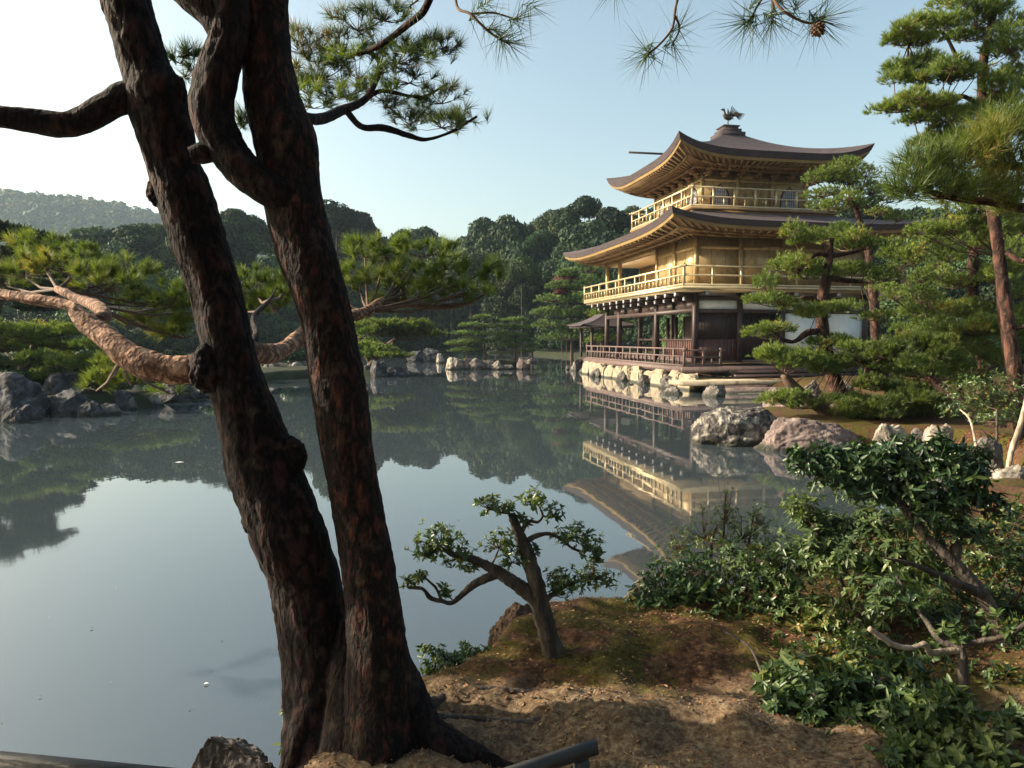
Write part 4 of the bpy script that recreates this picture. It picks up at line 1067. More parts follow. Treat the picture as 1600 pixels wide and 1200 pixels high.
# curved boughs among those needles
px_tube("branch", [(592, 474, 6, 5.7), (615, 470, 5, 5.9), (645, 476, 5, 6.0), (690, 480, 4, 6.0), (730, 474, 3, 6.1), (765, 455, 2, 6.2)], old, 'twig', 10, .04, 0)
px_tube("branch", [(630, 470, 4, 5.9), (628, 440, 4, 6.1), (612, 412, 3, 6.2), (590, 392, 3, 6.2)], old, 'twig', 10, .04, 0)
# upper bough right of the trunks, against the sky
px_tube("branch", [(440, 165, 14, 3.02), (465, 180, 8, 3.3), (500, 186, 8, 3.6), (535, 172, 7, 3.9), (560, 162, 6, 4.1), (575, 150, 5, 4.2), (590, 120, 4, 4.3), (592, 95, 3.5, 4.4), (570, 80, 3, 4.4), (540, 92, 2.5, 4.4)], old, 'bark', 16, .02, .002, seed=12)
px_tube("branch", [(540, 172, 6, 3.9), (565, 198, 5, 4.1), (600, 200, 4.5, 4.3), (640, 212, 4, 4.5), (665, 218, 3.5, 4.6), (705, 206, 2.5, 4.7), (745, 182, 1.5, 4.8)], old, 'bark', 12, .02, .002, seed=13)
px_tube("branch", [(575, 150, 4, 4.2), (600, 142, 3, 4.3), (640, 150, 2.5, 4.5), (665, 150, 2, 4.6), (700, 130, 1.5, 4.7)], old, 'bark', 10, .02, .001, seed=14)
px_tube("branch", [(560, 85, 3.5, 4.3), (595, 70, 4, 4.2), (635, 40, 5, 4.1), (665, 12, 5.5, 4.0), (675, -40, 6, 3.9), (640, -120, 8, 3.8), (560, -240, 12, 3.5), (440, -330, 17, 3.1)], old, 'bark', 12, .02, .001, seed=15)
UPD = 4.4
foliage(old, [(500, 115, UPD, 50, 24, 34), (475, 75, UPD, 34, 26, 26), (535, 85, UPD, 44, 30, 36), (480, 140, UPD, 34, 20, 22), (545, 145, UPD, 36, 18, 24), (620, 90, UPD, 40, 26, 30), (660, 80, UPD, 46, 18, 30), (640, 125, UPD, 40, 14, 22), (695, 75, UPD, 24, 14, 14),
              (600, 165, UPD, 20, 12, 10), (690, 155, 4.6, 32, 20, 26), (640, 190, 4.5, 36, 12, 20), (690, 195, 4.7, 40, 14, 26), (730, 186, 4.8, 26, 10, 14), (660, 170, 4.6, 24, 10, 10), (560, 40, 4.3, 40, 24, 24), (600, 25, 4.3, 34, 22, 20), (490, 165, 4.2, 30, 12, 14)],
        'needlebacklit', 24, .095, .0034, 1.5, roots=None, twig=.005, tuft=2)
foliage(old, [(560, 110, 4.2, 60, 40, 20), (600, 150, 4.2, 60, 20, 14), (510, 150, 4.2, 40, 12, 12), (640, 100, 4.2, 60, 16, 12), (710, 190, 4.6, 30, 8, 8)], 'needlemid', 24, .095, .0034, 1.5, roots=None, twig=.004, tuft=2)
foliage(old, [(300, 110, 3.5, 30, 22, 10), (282, 95, 3.5, 16, 12, 5), (380, 195, 3.6, 14, 16, 6)], 'needlebacklit', 26, .09, .003, 1.0)


def tufts(parent, spec, tw, mname='needlebacklit', L=.11, w=.0022, k=46, spread=(.15, 1.75)):
    """hanging sprays near the lens: spec (px, py, D, dirx, diry) in photo directions; tw: twig polylines"""
    for line, r in tw:
        t = MB(); t.tube([P(*q) for q in line], np.linspace(r, r * .6, len(line)), 6, .01)
        b = obj("twig", t, MAT['twig'], parent, True)
    m = MB()
    for px, py, D, dx, dy, kk in spec:
        a = P(px + dx * 60, py + dy * 60, D + rng.uniform(-.06, .06)) - P(px, py, D)
        needles(m, [P(px, py, D)], [a], kk, L, w, spread, .03)
    obj("foliage", m, MAT[mname], b)
    return b


# sprays hanging into the top of the frame
tw1 = [([(640, -300, 2.2), (720, -120, 2.1), (712, 0, 2.05), (735, 22, 2.0), (765, 50, 2.0), (790, 66, 2.0)], .005), ([(735, 22, 2.0), (770, 20, 2.02), (805, 30, 2.02)], .0035), ([(670, -60, 2.2), (660, -10, 2.15), (640, 10, 2.1)], .004)]
tufts(old, [(792, 66, 2.0, .9, .3, 60), (770, 45, 2.0, .8, .0, 40), (806, 30, 2.02, .9, -.1, 46), (782, 60, 2.0, .2, 1, 30), (745, 25, 2.0, .8, -.5, 26), (640, 12, 2.1, -.4, .5, 30), (760, 5, 2.0, .6, -.4, 30), (830, 10, 2.0, .8, .2, 20)], tw1)
tw2 = [([(980, -300, 1.9), (1075, -120, 1.85), (1062, -20, 1.8), (1055, 15, 1.8), (1050, 45, 1.8), (1028, 72, 1.8), (1012, 84, 1.8)], .0042), ([(1055, 25, 1.8), (1062, 45, 1.8), (1050, 70, 1.8)], .003),
       ([(1075, -120, 1.85), (1190, -40, 1.8), (1178, 20, 1.78), (1168, 34, 1.78)], .004), ([(1190, -40, 1.8), (1206, 0, 1.75), (1208, 28, 1.75)], .0035), ([(1190, -40, 1.8), (1215, 8, 1.72), (1250, 32, 1.72), (1276, 36, 1.72), (1288, 25, 1.72)], .0042), ([(930, -160, 1.9), (950, -60, 1.9), (960, -20, 1.9)], .004)]
tufts(old, [(1012, 85, 1.8, -.3, .7, 60), (1014, 84, 1.8, -.6, -.4, 30), (1050, 70, 1.8, .9, -.2, 34), (1060, 45, 1.8, .8, -.4, 30), (1168, 34, 1.78, -.8, .6, 60), (1166, 32, 1.78, -.9, -.2, 34), (1208, 29, 1.75, -.1, 1, 44), (1205, 28, 1.75, .7, .5, 30), (1282, 32, 1.72, .8, .4, 50), (1270, 34, 1.72, .3, 1, 24), (1285, 28, 1.72, .7, -.5, 40),
            (1245, 10, 1.75, .3, -.8, 40), (1220, 0, 1.75, .5, -.5, 36), (960, -18, 1.9, .1, 1, 40), (1180, 5, 1.78, .4, -.4, 24), (98, -40, 2.4, .3, 1, 34)], tw2, k=46, w=.002)
c = P(1278, 44, 1.70)
mb = MB(); mb.tube([c + (0, 0, .012), c + (0, 0, .006), c + (0, 0, -.004), c + (0, 0, -.014), c + (0, 0, -.018)], [.003, .011, .0135, .010, .003], 14)
for k in range(40):
    th = k * 2.4; zz = .010 - .026 * k / 40; rr = .0125 * math.sqrt(max(.1, 1 - ((zz + .003) / .017) ** 2))
    a = c + np.array([math.cos(th) * rr, math.sin(th) * rr, zz]); mb.bar(a, a + np.array([math.cos(th) * .0035, math.sin(th) * .0035, -.001]), .006, .0035)
obj("pine_cone", mb, MAT['twig'], old)

# boughs of the same pine beyond the picture's left edge, and its crown overhead: unseen, added to shade the bank
foliage(old, [(-140, 430, 4.6, 70, 30, 60), (-260, 420, 4.8, 90, 34, 80), (-380, 440, 5.0, 90, 34, 80), (-220, 480, 4.7, 60, 26, 50), (-480, 400, 5.1, 90, 40, 80), (-330, 370, 4.5, 80, 30, 60), (-420, 300, 4.6, 90, 36, 60)], 'needle', 30, .105, .0042, 1.2, roots=[(-160, 440, 3.8)] * 7)
m = MB()
for i in range(40):
    c = np.array([rng.uniform(-6.2, -2.9), rng.uniform(2.9, 5.2), rng.uniform(1.9, 3.6)])
    if c[0] > -.72 * c[1] - .9 or 2.75 < c[1] - .122 * (.3 - c[0]) < 3.7: continue  # unseen pads, gap shaped to leave a sunlit strip on the ground
    p, a = pad_shoots(c, (.42, .38, .13), 26)
    needles(m, p, a, 26, .13, .013, (.2, 1.0), .08)
obj("foliage", m, MAT['needle'], old)
px_tube("branch", [(60, -420, 24, 3.1), (-120, -900, 20, 2.6), (-500, -1700, 14, 2.2)], old, 'bark', 16, .08, .004, seed=31)
m = MB()
for i in range(46):
    c = np.array([rng.uniform(-4.5, 4.5), rng.uniform(-3.5, 6.5), rng.uniform(6.0, 8.6)])
    p, a = pad_shoots(c, (1.0, 1.0, .35), 60)
    needles(m, p, a, 16, .16, .022, (.2, .95), .1)
obj("foliage", m, MAT['needlebacklit'], old)


# ------------------------------------------------------------------ trained pines round the pond
def pine(label, base, trunks, pads, mname, k=14, L=.10, w=.012, branches=(), tmat='trunkred', group=None, up=.75, dens=1.0, name="pine_tree", spread=(.2, .95), stray=1.3):
    """base: (px, py, D); trunks/branches: pixel polylines (px, py, half width px, D); pads: (px, py, D, hw, hh, shoots)"""
    b = P(*base)
    root = thing(name, label, "tree", (b[0], b[1], H(b[0], b[1])), group)
    ends = []
    for nm, lst in (("trunk", trunks), ("branch", branches)):
        for sp in lst:
            pts = [P(x, y, D) for x, y, h, D in sp]
            if nm == "trunk": pts[0][2] = min(pts[0][2], H(pts[0][0], pts[0][1]) - .05)
            m = MB(); m.tube(pts, [h * D / F_PX for x, y, h, D in sp], 14, max(.03, sp[0][3] * .004), bark_disp(sp[0][2] * sp[0][3] / F_PX * .06, 6, 6, int(sp[0][0]) % 50))
            obj(nm, m, MAT[tmat], root, True)
            ends += list(resample(np.array(pts), np.ones(len(pts)), .3)[0])
    ends = np.array(ends)
    m, t = MB(), MB()
    for (px, py, D, hw, hh, n) in pads:
        c = P(px, py, D); s = D / F_PX
        p, a = pad_shoots(c, (hw * s, hw * s * .8, hh * s), int(n * dens * 3.4), up, stray=stray)
        needles(m, p, a, k, L, w, spread, L * .5)
        hub = c - np.array([0, 0, hh * s * .35])
        near = ends[np.argmin(np.linalg.norm(ends - hub, axis=1))]
        r = hw * s * .035
        t.tube([near, near * .5 + hub * .5 + (0, 0, -.08 * np.linalg.norm(near - hub)), hub], [r * 1.3, r, r * .8], 6, cap=False)
        twigs(t, hub, p, r * .45, .22)
    cr = obj("crown", m, MAT[mname], root)
    tag(obj("twig", t, MAT['twig'], cr), kind="stuff")
    return root


def split_pads(pads, per=2, jit=.35):
    """break a broad pad into overlapping smaller clumps so that its outline is uneven"""
    out = []
    for (px, py, D, hw, hh, n) in pads:
        k = max(1, int(hw / 22 * per))
        for i in range(k):
            a = (i + .5) / k * 2 - 1
            out.append((px + a * hw * .72 + rng.normal() * 3, py + rng.normal() * hh * jit - (1 - a * a) * hh * .25, D + rng.normal() * hw * D / F_PX * .4, hw / k * 1.15 + 9, hh * rng.uniform(.62, .98), int(n / k * 1.45)))
    return out


pine("trained pine with cloud pads and a curved reddish trunk standing before the white plaster wall", (1318, 650, 16.5),
     [[(1322, 662, 13, 16.4), (1312, 620, 12, 16.4), (1296, 568, 11, 16.4), (1286, 520, 10, 16.4), (1284, 478, 8, 16.4), (1292, 432, 7, 16.4), (1296, 400, 6, 16.4), (1300, 372, 4, 16.4)]],
     split_pads([(1290, 374, 16.5, 82, 20, 150), (1345, 385, 16.8, 40, 14, 50), (1230, 420, 16.2, 58, 20, 110), (1350, 432, 16.8, 60, 20, 100), (1205, 470, 16.0, 46, 15, 70), (1292, 490, 16.2, 58, 16, 100), (1200, 518, 16.0, 42, 14, 60), (1310, 542, 16.2, 52, 14, 80), (1275, 430, 16.3, 40, 16, 50), (1365, 500, 16.8, 26, 12, 24)]),
     'needlemid', branches=[[(1284, 480, 6, 16.4), (1262, 465, 4, 16.2), (1225, 478, 3, 16.1)], [(1286, 518, 6, 16.4), (1262, 520, 5, 16.2), (1240, 534, 3, 16.1), (1215, 528, 3, 16.0)], [(1292, 434, 5, 16.4), (1320, 438, 4, 16.6), (1345, 440, 3, 16.7)], [(1296, 400, 4, 16.4), (1275, 398, 3, 16.3), (1245, 426, 3, 16.2)], [(1298, 400, 4, 16.4), (1330, 395, 3, 16.6), (1350, 390, 2, 16.7)]], k=15, w=.013)
pine("low sprawling pine with dark leaning stems behind the big pale streaked boulder", (1304, 655, 15.6),
     [[(1306, 664, 11, 15.6), (1285, 640, 10, 15.6), (1262, 622, 9, 15.6), (1238, 603, 8, 15.6), (1225, 585, 6, 15.6)]],
     split_pads([(1245, 572, 15.5, 72, 22, 170), (1310, 580, 15.8, 50, 18, 90), (1232, 628, 15.2, 40, 16, 80), (1215, 555, 15.4, 36, 14, 60), (1345, 560, 16.0, 40, 16, 60)]), 'needlemid', k=15, w=.013, tmat='twig')
pine("spreading pine with bright green flat pads and a pale leaning trunk on the right bank", (1571, 676, 13.6),
     [[(1585, 690, 9, 13.4), (1545, 660, 8, 13.8), (1508, 635, 8, 14.1), (1462, 597, 7, 14.6), (1441, 574, 6, 14.8), (1415, 560, 5, 15)], [(1404, 622, 7, 15.2), (1385, 598, 7, 15.2), (1354, 569, 6, 15.2), (1330, 556, 4, 15.2)]],
     split_pads([(1430, 552, 14.8, 78, 26, 230), (1480, 575, 14.6, 50, 20, 90), (1390, 612, 14.8, 60, 22, 150), (1430, 630, 14.5, 50, 16, 100), (1370, 560, 15.2, 50, 18, 90), (1350, 640, 14.8, 40, 14, 60)]), 'needle', k=16, w=.012)
pine("tall red trunked pine rising past the roofs at the right edge", (1602, 720, 12.5),
     [[(1606, 735, 12, 12.4), (1592, 640, 11, 12.5), (1582, 560, 10, 12.6), (1572, 480, 9, 12.7), (1560, 390, 8, 12.8), (1548, 300, 10, 12.9), (1537, 220, 8, 13.0), (1534, 160, 7, 13.0), (1536, 100, 6, 13.0), (1548, 40, 5, 13.0), (1560, -40, 4, 13), (1566, -110, 2, 13)]],
     split_pads([(1455, 42, 12.6, 66, 18, 120), (1420, 66, 12.6, 44, 16, 70), (1445, 110, 12.6, 70, 22, 130), (1420, 135, 12.7, 44, 16, 60), (1440, 162, 12.5, 66, 16, 110), (1395, 172, 12.5, 30, 8, 30), (1470, 185, 12.5, 70, 18, 120), (1490, 210, 12.7, 50, 20, 80), (1555, 30, 12.8, 50, 34, 110), (1580, 80, 12.8, 40, 40, 100), (1575, 140, 13.0, 44, 34, 100), (1510, 60, 13.2, 36, 16, 50), (1500, 120, 12.8, 40, 18, 60), (1500, 5, 13, 50, 10, 50), (1560, -60, 13, 60, 20, 90), (1575, -110, 13, 40, 18, 60), (1515, 235, 13, 60, 24, 120), (1575, 205, 13, 46, 30, 110), (1545, 160, 13, 40, 22, 80), (1460, 225, 12.8, 44, 14, 60)], 2),
     'needlemid', k=16, w=.010, branches=[[(1536, 105, 3, 13.0), (1500, 95, 3, 12.8), (1470, 50, 2, 12.7), (1420, 70, 2, 12.6)], [(1536, 170, 3, 13.0), (1500, 150, 3, 12.8), (1450, 170, 2, 12.6), (1400, 175, 1.5, 12.5)], [(1560, 180, 3, 13.0), (1585, 150, 3, 12.9), (1605, 110, 2, 12.8)], [(1540, 60, 3, 13.0), (1590, 90, 2, 12.9)], [(1572, 395, 4, 12.7), (1600, 408, 4, 12.5), (1640, 395, 3, 12.3)], [(1576, 515, 4, 12.7), (1610, 508, 3, 12.5)]])
pine("pine with a dark forked trunk behind the bright spreading pine", (1540, 570, 19),
     [[(1540, 590, 11, 19), (1532, 520, 9, 19), (1522, 470, 9, 19), (1520, 420, 8, 19), (1525, 380, 6, 19)]],
     split_pads([(1475, 485, 18.6, 80, 26, 230), (1435, 405, 18.6, 74, 30, 200), (1500, 380, 19, 60, 22, 120), (1560, 440, 18.6, 50, 30, 130), (1470, 440, 18.8, 50, 18, 80), (1570, 500, 18.4, 50, 24, 110), (1430, 510, 18.6, 40, 16, 60), (1400, 455, 18.8, 36, 16, 50), (1560, 390, 18.8, 50, 24, 90)]), 'needlemid', k=15, w=.014,
     branches=[[(1524, 470, 5, 19), (1500, 480, 4, 18.8), (1460, 500, 3, 18.7)], [(1524, 440, 5, 19), (1545, 420, 4, 18.9), (1570, 400, 3, 18.8)], [(1532, 530, 6, 19), (1510, 515, 5, 18.8), (1480, 512, 4, 18.6)]])
pine("rounded pine crown rising behind the third storey balcony's right end", (1330, 580, 24),
     [[(1372, 600, 8, 24), (1366, 480, 7, 24), (1358, 400, 6, 24), (1336, 320, 4, 24)]],
     split_pads([(1300, 285, 23.8, 42, 20, 110), (1335, 270, 24, 36, 20, 80), (1350, 300, 24, 50, 26, 130), (1310, 320, 23.8, 55, 18, 110), (1375, 330, 24, 46, 20, 90), (1290, 305, 23.6, 30, 12, 40)]), 'needlemid', k=15, w=.016)
pine("pine whose long needled boughs overhang the lower roof's right end", (1680, 640, 6.6),
     [[(1700, 700, 26, 6.6), (1690, 500, 24, 6.6), (1670, 380, 20, 6.6), (1650, 280, 16, 6.6), (1640, 180, 12, 6.6), (1650, 60, 9, 6.6), (1670, -60, 6, 6.6), (1680, -160, 3, 6.6)]],
     [(1440, 262, 6.0, 46, 30, 40), (1500, 250, 6.2, 60, 36, 60), (1560, 230, 6.2, 50, 40, 56), (1590, 270, 6.3, 50, 40, 50), (1470, 300, 6.0, 56, 30, 50), (1530, 300, 6.1, 60, 32, 56), (1590, 320, 6.3, 40, 26, 30), (1420, 295, 5.9, 30, 24, 24), (1570, 190, 6.4, 44, 24, 30), (1690, -170, 6.6, 80, 34, 70), (1750, -60, 6.6, 70, 30, 60), (1740, 60, 6.6, 70, 30, 60)],
     'needle', k=24, L=.17, w=.006, branches=[[(1660, 330, 10, 6.6), (1600, 325, 8, 6.4), (1540, 315, 6, 6.2), (1470, 305, 4, 6.0), (1430, 285, 3, 5.9)], [(1650, 270, 8, 6.6), (1590, 260, 6, 6.4), (1530, 258, 4, 6.2)]], spread=(.15, 1.05), dens=.42)
pine("bushy pine with orange flecked needles below the overhanging boughs at the right edge", (1590, 600, 15.5),
     [[(1592, 640, 10, 15.5), (1570, 500, 8, 15.5), (1560, 400, 6, 15.5)]],
     split_pads([(1520, 360, 15.4, 60, 22, 130), (1575, 365, 15.4, 40, 26, 90), (1460, 365, 15.4, 40, 16, 60), (1580, 420, 15.3, 36, 26, 70), (1540, 330, 15.4, 60, 16, 90)]), 'needlemid', k=15, w=.012)

pine("leafy green pine mass filling the gap between the spreading pine and the tall red trunk", (1500, 620, 17), [[(1500, 640, 7, 17), (1495, 560, 6, 17), (1490, 500, 4, 17)]],
     split_pads([(1480, 525, 16.8, 60, 24, 130), (1540, 520, 16.6, 50, 26, 110), (1450, 540, 16.8, 50, 18, 90), (1530, 560, 16.4, 56, 22, 110), (1590, 540, 16.2, 40, 30, 80), (1420, 590, 16.4, 60, 20, 100), (1500, 595, 16.2, 60, 20, 110)]), 'needlemid', k=15, w=.013)
pine("low bright pine pads spreading just behind the long purple brown boulder", (1370, 660, 15.0), [[(1372, 668, 5, 15), (1368, 645, 4, 15), (1350, 630, 3, 15)]],
     split_pads([(1390, 640, 14.9, 60, 18, 120), (1330, 634, 15.2, 50, 14, 80), (1450, 650, 14.8, 50, 14, 80)]), 'needle', k=15, w=.012)

# island pines, flat layered pads
pine("taller of the two layered pines on the island, on its left half", (758, 556, 51),
     [[(758, 560, 2.0, 51), (756, 530, 1.5, 51), (757, 505, 1.0, 51)], [(728, 556, 1.0, 51), (732, 540, 1.0, 51), (740, 528, 1.5, 51)]],
     [(754, 496, 51, 17, 4, 50), (738, 508, 51, 22, 5, 50), (764, 510, 51, 16, 4, 30), (728, 521, 51, 22, 5, 50), (758, 522, 51, 20, 5, 40), (716, 537, 51, 22, 5, 50), (742, 534, 51, 20, 5, 40), (764, 534, 51, 14, 4, 24), (724, 547, 51, 20, 4, 36)], 'needleblue', k=16, L=.13, w=.06, tmat='twig', stray=.8)
pine("shorter layered pine on the island's right half", (802, 556, 51.2),
     [[(804, 562, 2.0, 51.2), (806, 535, 1.5, 51.2), (802, 508, 1.0, 51.2)]],
     [(803, 500, 51.2, 20, 4, 54), (796, 511, 51.2, 18, 4, 36), (814, 512, 51.2, 14, 4, 24), (792, 523, 51.2, 22, 5, 44), (808, 524, 51.2, 16, 4, 30), (785, 532, 51.2, 16, 4, 30), (818, 532, 51.2, 16, 4, 30), (800, 540, 51.2, 20, 4, 34)], 'needleblue', k=16, L=.13, w=.06, tmat='twig', stray=.8)
pine("low pine pad at the island's right tip", (828, 560, 51.5), [[(830, 563, 1.0, 51.5), (832, 545, 1.5, 51.5)]], [(832, 540, 51.5, 14, 4, 24), (824, 548, 51.5, 14, 4, 20)], 'needleblue', k=16, L=.13, w=.06, tmat='twig', stray=.8)
# conifers left of the pavilion
pine("drooping tiered conifer just left of the pavilion", (896, 560, 66), [[(894, 566, 2.5, 66), (893, 500, 2.0, 66), (890, 430, 1.0, 66)]],
     [(890, 428, 66, 18, 10, 40), (878, 448, 66, 24, 10, 50), (905, 450, 66, 20, 10, 50), (868, 468, 66, 30, 9, 60), (900, 472, 66, 30, 10, 60), (856, 488, 66, 26, 8, 50), (890, 492, 66, 34, 10, 70), (920, 490, 66, 24, 12, 50), (862, 508, 66, 28, 8, 50), (900, 512, 66, 34, 10, 70), (880, 528, 66, 34, 9, 60)], 'needleblue', k=16, L=.24, w=.085, tmat='twig', stray=.9, up=.35)
pine("pale conifer seen between the pavilion's far columns", (938, 558, 62), [[(938, 562, 2.0, 62), (940, 520, 1.5, 62), (938, 480, 1.0, 62)]],
     [(935, 470, 62, 26, 14, 60), (945, 492, 62, 26, 12, 60), (930, 512, 62, 30, 10, 60), (948, 530, 62, 30, 10, 60), (965, 505, 62, 24, 12, 40)], 'needlemid', k=16, L=.24, w=.085, tmat='twig', stray=.9)
pine("conifer with feathery branches behind the drooping one", (925, 556, 74), [[(925, 560, 2.0, 74), (925, 480, 1.5, 74), (924, 415, 1.0, 74)]],
     [(922, 420, 74, 24, 14, 50), (910, 440, 74, 26, 14, 50), (935, 445, 74, 30, 14, 60), (915, 465, 74, 34, 14, 60), (940, 475, 74, 34, 14, 60)], 'needleblue', k=16, L=.24, w=.085, tmat='twig', stray=.9, up=.5)
# promontory pines, centre left
pine("broad pine with one long bright flat pad on the promontory", (570, 590, 43), [[(572, 600, 7, 43), (580, 570, 6, 43), (600, 545, 5, 43), (620, 530, 4, 43)]],
     split_pads([(615, 515, 43, 64, 14, 240), (590, 525, 43, 44, 12, 110), (650, 522, 43, 36, 10, 80)], 1.6), 'needle', k=16, L=.20, w=.05, branches=[[(580, 568, 4, 43), (566, 545, 3, 43), (560, 530, 3, 43)]], tmat='twig')
pine("small dull green pine low over the promontory rocks", (590, 580, 41.5), [[(592, 585, 4, 41.5), (586, 565, 3, 41.5), (588, 550, 2, 41.5)]],
     split_pads([(590, 548, 41.5, 32, 12, 90), (608, 556, 41.5, 26, 8, 50), (575, 560, 41.5, 26, 10, 50)], 1.5), 'needlemid', k=16, L=.20, w=.05, tmat='twig')
# left bank
pine("flat topped pine on the left shore with pads above the dark boulders", (20, 600, 22), [[(10, 640, 9, 22), (30, 590, 8, 22), (50, 550, 6, 22), (60, 525, 4, 22)]],
     split_pads([(55, 528, 22, 72, 18, 240), (10, 545, 22, 60, 20, 160), (100, 545, 22, 50, 12, 110), (-40, 520, 22, 60, 24, 150), (60, 560, 22, 50, 12, 90)], 2), 'needlemid', k=14, L=.12, w=.02, tmat='twig')
pine("low bright green pine spreading behind the boulders of the left shore", (150, 610, 22.5), [[(150, 625, 6, 22.5), (158, 598, 5, 22.5), (175, 580, 4, 22.5)]],
     split_pads([(120, 572, 22.5, 70, 16, 150), (200, 582, 22.8, 60, 16, 120), (255, 578, 24, 50, 16, 110), (60, 590, 22, 40, 12, 60)], 2), 'needlemid', k=14, L=.12, w=.02, tmat='twig')
pine("broad round headed tree standing tallest at the left edge of the pond", (-40, 560, 30), [[(-40, 600, 14, 30), (-34, 500, 10, 30), (-20, 420, 7, 30)], [(-38, 520, 8, 30), (0, 470, 6, 30), (30, 420, 4, 30)]],
     split_pads([(0, 372, 30, 40, 14, 130), (40, 385, 30, 36, 12, 100), (-50, 380, 30, 60, 24, 160), (20, 410, 30, 50, 16, 130), (60, 425, 30, 40, 12, 90), (90, 450, 30, 34, 10, 60), (-10, 450, 30, 70, 22, 160), (50, 470, 30, 60, 16, 120)], 1.5, .6), 'forest', k=14, L=.3, w=.09, tmat='twig', name="broad_tree")

# ------------------------------------------------------------------ the wood beyond the pond: each crown a tree of its own
def crown_mesh(seed, nl=22, per=190, size=.085):
    r = np.random.default_rng(seed); m = MB()
    C = []
    for i in range(nl):
        d = unit(r.normal(size=3)); d[2] = abs(d[2]) * 1.1 - .5
        C.append((d * np.array([.68, .68, .62]) * r.uniform(.65, 1.05), r.uniform(.22, .40)))
    C.append((np.zeros(3), .62))
    for c, rad in C:
        n = int(per * (rad / .3) ** 2)
        d = unit(r.normal(size=(n, 3))); d = d[d[:, 2] > -.8]; n = len(d)
        p = c + d * rad * r.uniform(.82, 1.06, n)[:, None] * np.array([1, 1, .85])
        nrm = unit(d + .55 * r.normal(size=(n, 3)))
        t = unit(np.cross(nrm, r.normal(size=(n, 3)))); b = np.cross(nrm, t)
        s = size * r.uniform(.55, 1.25, n)[:, None]
        v = np.stack([p - t * s, p - b * s * .6, p + t * s, p + b * s * .6], 1).reshape(-1, 3)
        m.add(v, q=np.arange(4 * n).reshape(-1, 4))
    return m.mesh("crown")


CROWNS = [crown_mesh(500 + i, 20 + 3 * (i % 3), 250, .062) for i in range(6)]
for i, c in enumerate(CROWNS): c.materials.append(MAT['forest' if i % 3 else 'forestlight'])
tm = MB(); tm.tube([(0, 0, -.2), (.01, 0, .4), (-.01, .01, 1.0)], [.035, .028, .014], 8)
TRUNK = tm.mesh("trunk"); TRUNK.materials.append(MAT['twig'])
fr = np.random.default_rng(77)


def forest_tree(px, ytop, D, rpx, label, group, squash=.85, k=None, name="forest_tree", mats=None):
    top = P(px, ytop, D); r = rpx * D / F_PX
    g = H(top[0], top[1])
    root = thing(name, label, "tree", (top[0], top[1], g), group, fr.uniform(0, 6.28))
    cz = top[2] - r * squash * .98 - g
    cz = max(cz, r * .5)
    t = link("trunk", TRUNK, None, root); t.scale = (r * .9, r * .9, max(cz, .5))
    me = CROWNS[fr.integers(6) if k is None else k]
    if mats: me = me.copy(); me.materials.clear(); me.materials.append(MAT[mats])
    c = link("crown", me, None, root); c.location = (0, 0, cz); c.scale = (r, r, r * squash)
    return root


SKY = [(-60, 352), (0, 392), (60, 375), (100, 352), (140, 333), (180, 330), (220, 332), (260, 324), (300, 322), (345, 306), (385, 318), (420, 335), (470, 330), (515, 298), (550, 306), (590, 334), (640, 340), (690, 342), (722, 352), (752, 326), (800, 312), (850, 312), (890, 306), (940, 300), (990, 306), (1060, 310), (1150, 320), (1240, 320), (1290, 305), (1340, 300), (1400, 310), (1500, 300), (1600, 300), (1700, 300)]
sx, sy = zip(*SKY)


def depth_at(px):
    return float(np.interp(px, [-60, 100, 330, 450, 700, 760, 1000, 1300, 1700], [95, 95, 105, 128, 150, 128, 112, 90, 80]))


rows = [(0, 34, 36, "rounded dark crown on the skyline of the wood beyond the pond", "skyline trees of the wood"),
        (1, 36, 38, "dark evergreen crown halfway up the wood beyond the pond", "middle trees of the wood"),
        (2, 38, 38, "shadowy evergreen crown low in the wood beyond the pond", "lower trees of the wood"),
        (3, 40, 38, "dark tree low on the far shore below the wood", "shore trees of the wood"),
        (4, 40, 30, "dark bushy growth hanging over the far waterline", "waterline bushes of the wood")]
for row, step, rad, lab, grp in rows:
    px = -70 + row * 14
    while px < 1680:
        D = depth_at(px)
        ysky = np.interp(px, sx, sy)
        if row == 0: yt, dd = ysky + fr.uniform(-8, 8), D + fr.uniform(-4, 4)
        elif row == 1: yt, dd = ysky + fr.uniform(20, 40), D - 6 + fr.uniform(-3, 3)
        elif row == 2: yt, dd = ysky + fr.uniform(62, 86), D - 14 + fr.uniform(-3, 3)
        elif row == 3: yt, dd = ysky + fr.uniform(118, 145), D - 21 + fr.uniform(-3, 3)
        else: yt, dd = ysky + fr.uniform(165, 185), D - 26 + fr.uniform(-2, 2)
        if True:
            dark = fr.random() < .45
            forest_tree(px, yt, dd, rad * fr.choice([.9, 1.0, 1.15, 1.5]) * fr.uniform(.9, 1.15), lab, grp, fr.uniform(.95, 1.45))
        px += step * fr.uniform(.75, 1.2)
forest_tree(524, 297, 118, 46, "tallest domed crown on the skyline, just right of the right trunk", None, .95, 1)
forest_tree(886, 416, 67, 22, "small red maple by the pavilion's far eave", None, 1.0, 2, "maple_tree", 'maple')
forest_tree(878, 446, 66, 18, "low red maple branch head under the first red maple", None, .6, 3, "maple_tree", 'maple')
forest_tree(815, 385, 95, 30, "lighter green crown standing out of the wood left of the pavilion", None, 1.2, 3, mats='forestlight')
for i, (px, yt, D, r) in enumerate([(735, 372, 112, 44), (775, 385, 108, 44), (705, 385, 112, 44), (815, 392, 104, 40), (640, 392, 122, 44), (670, 388, 120, 44), (600, 395, 120, 44), (560, 390, 118, 40), (690, 372, 130, 40), (650, 368, 132, 40)]):
    forest_tree(px, yt, D, r, "dark evergreen crown halfway up the wood beyond the pond", "middle trees of the wood", 1.2, i % 6)
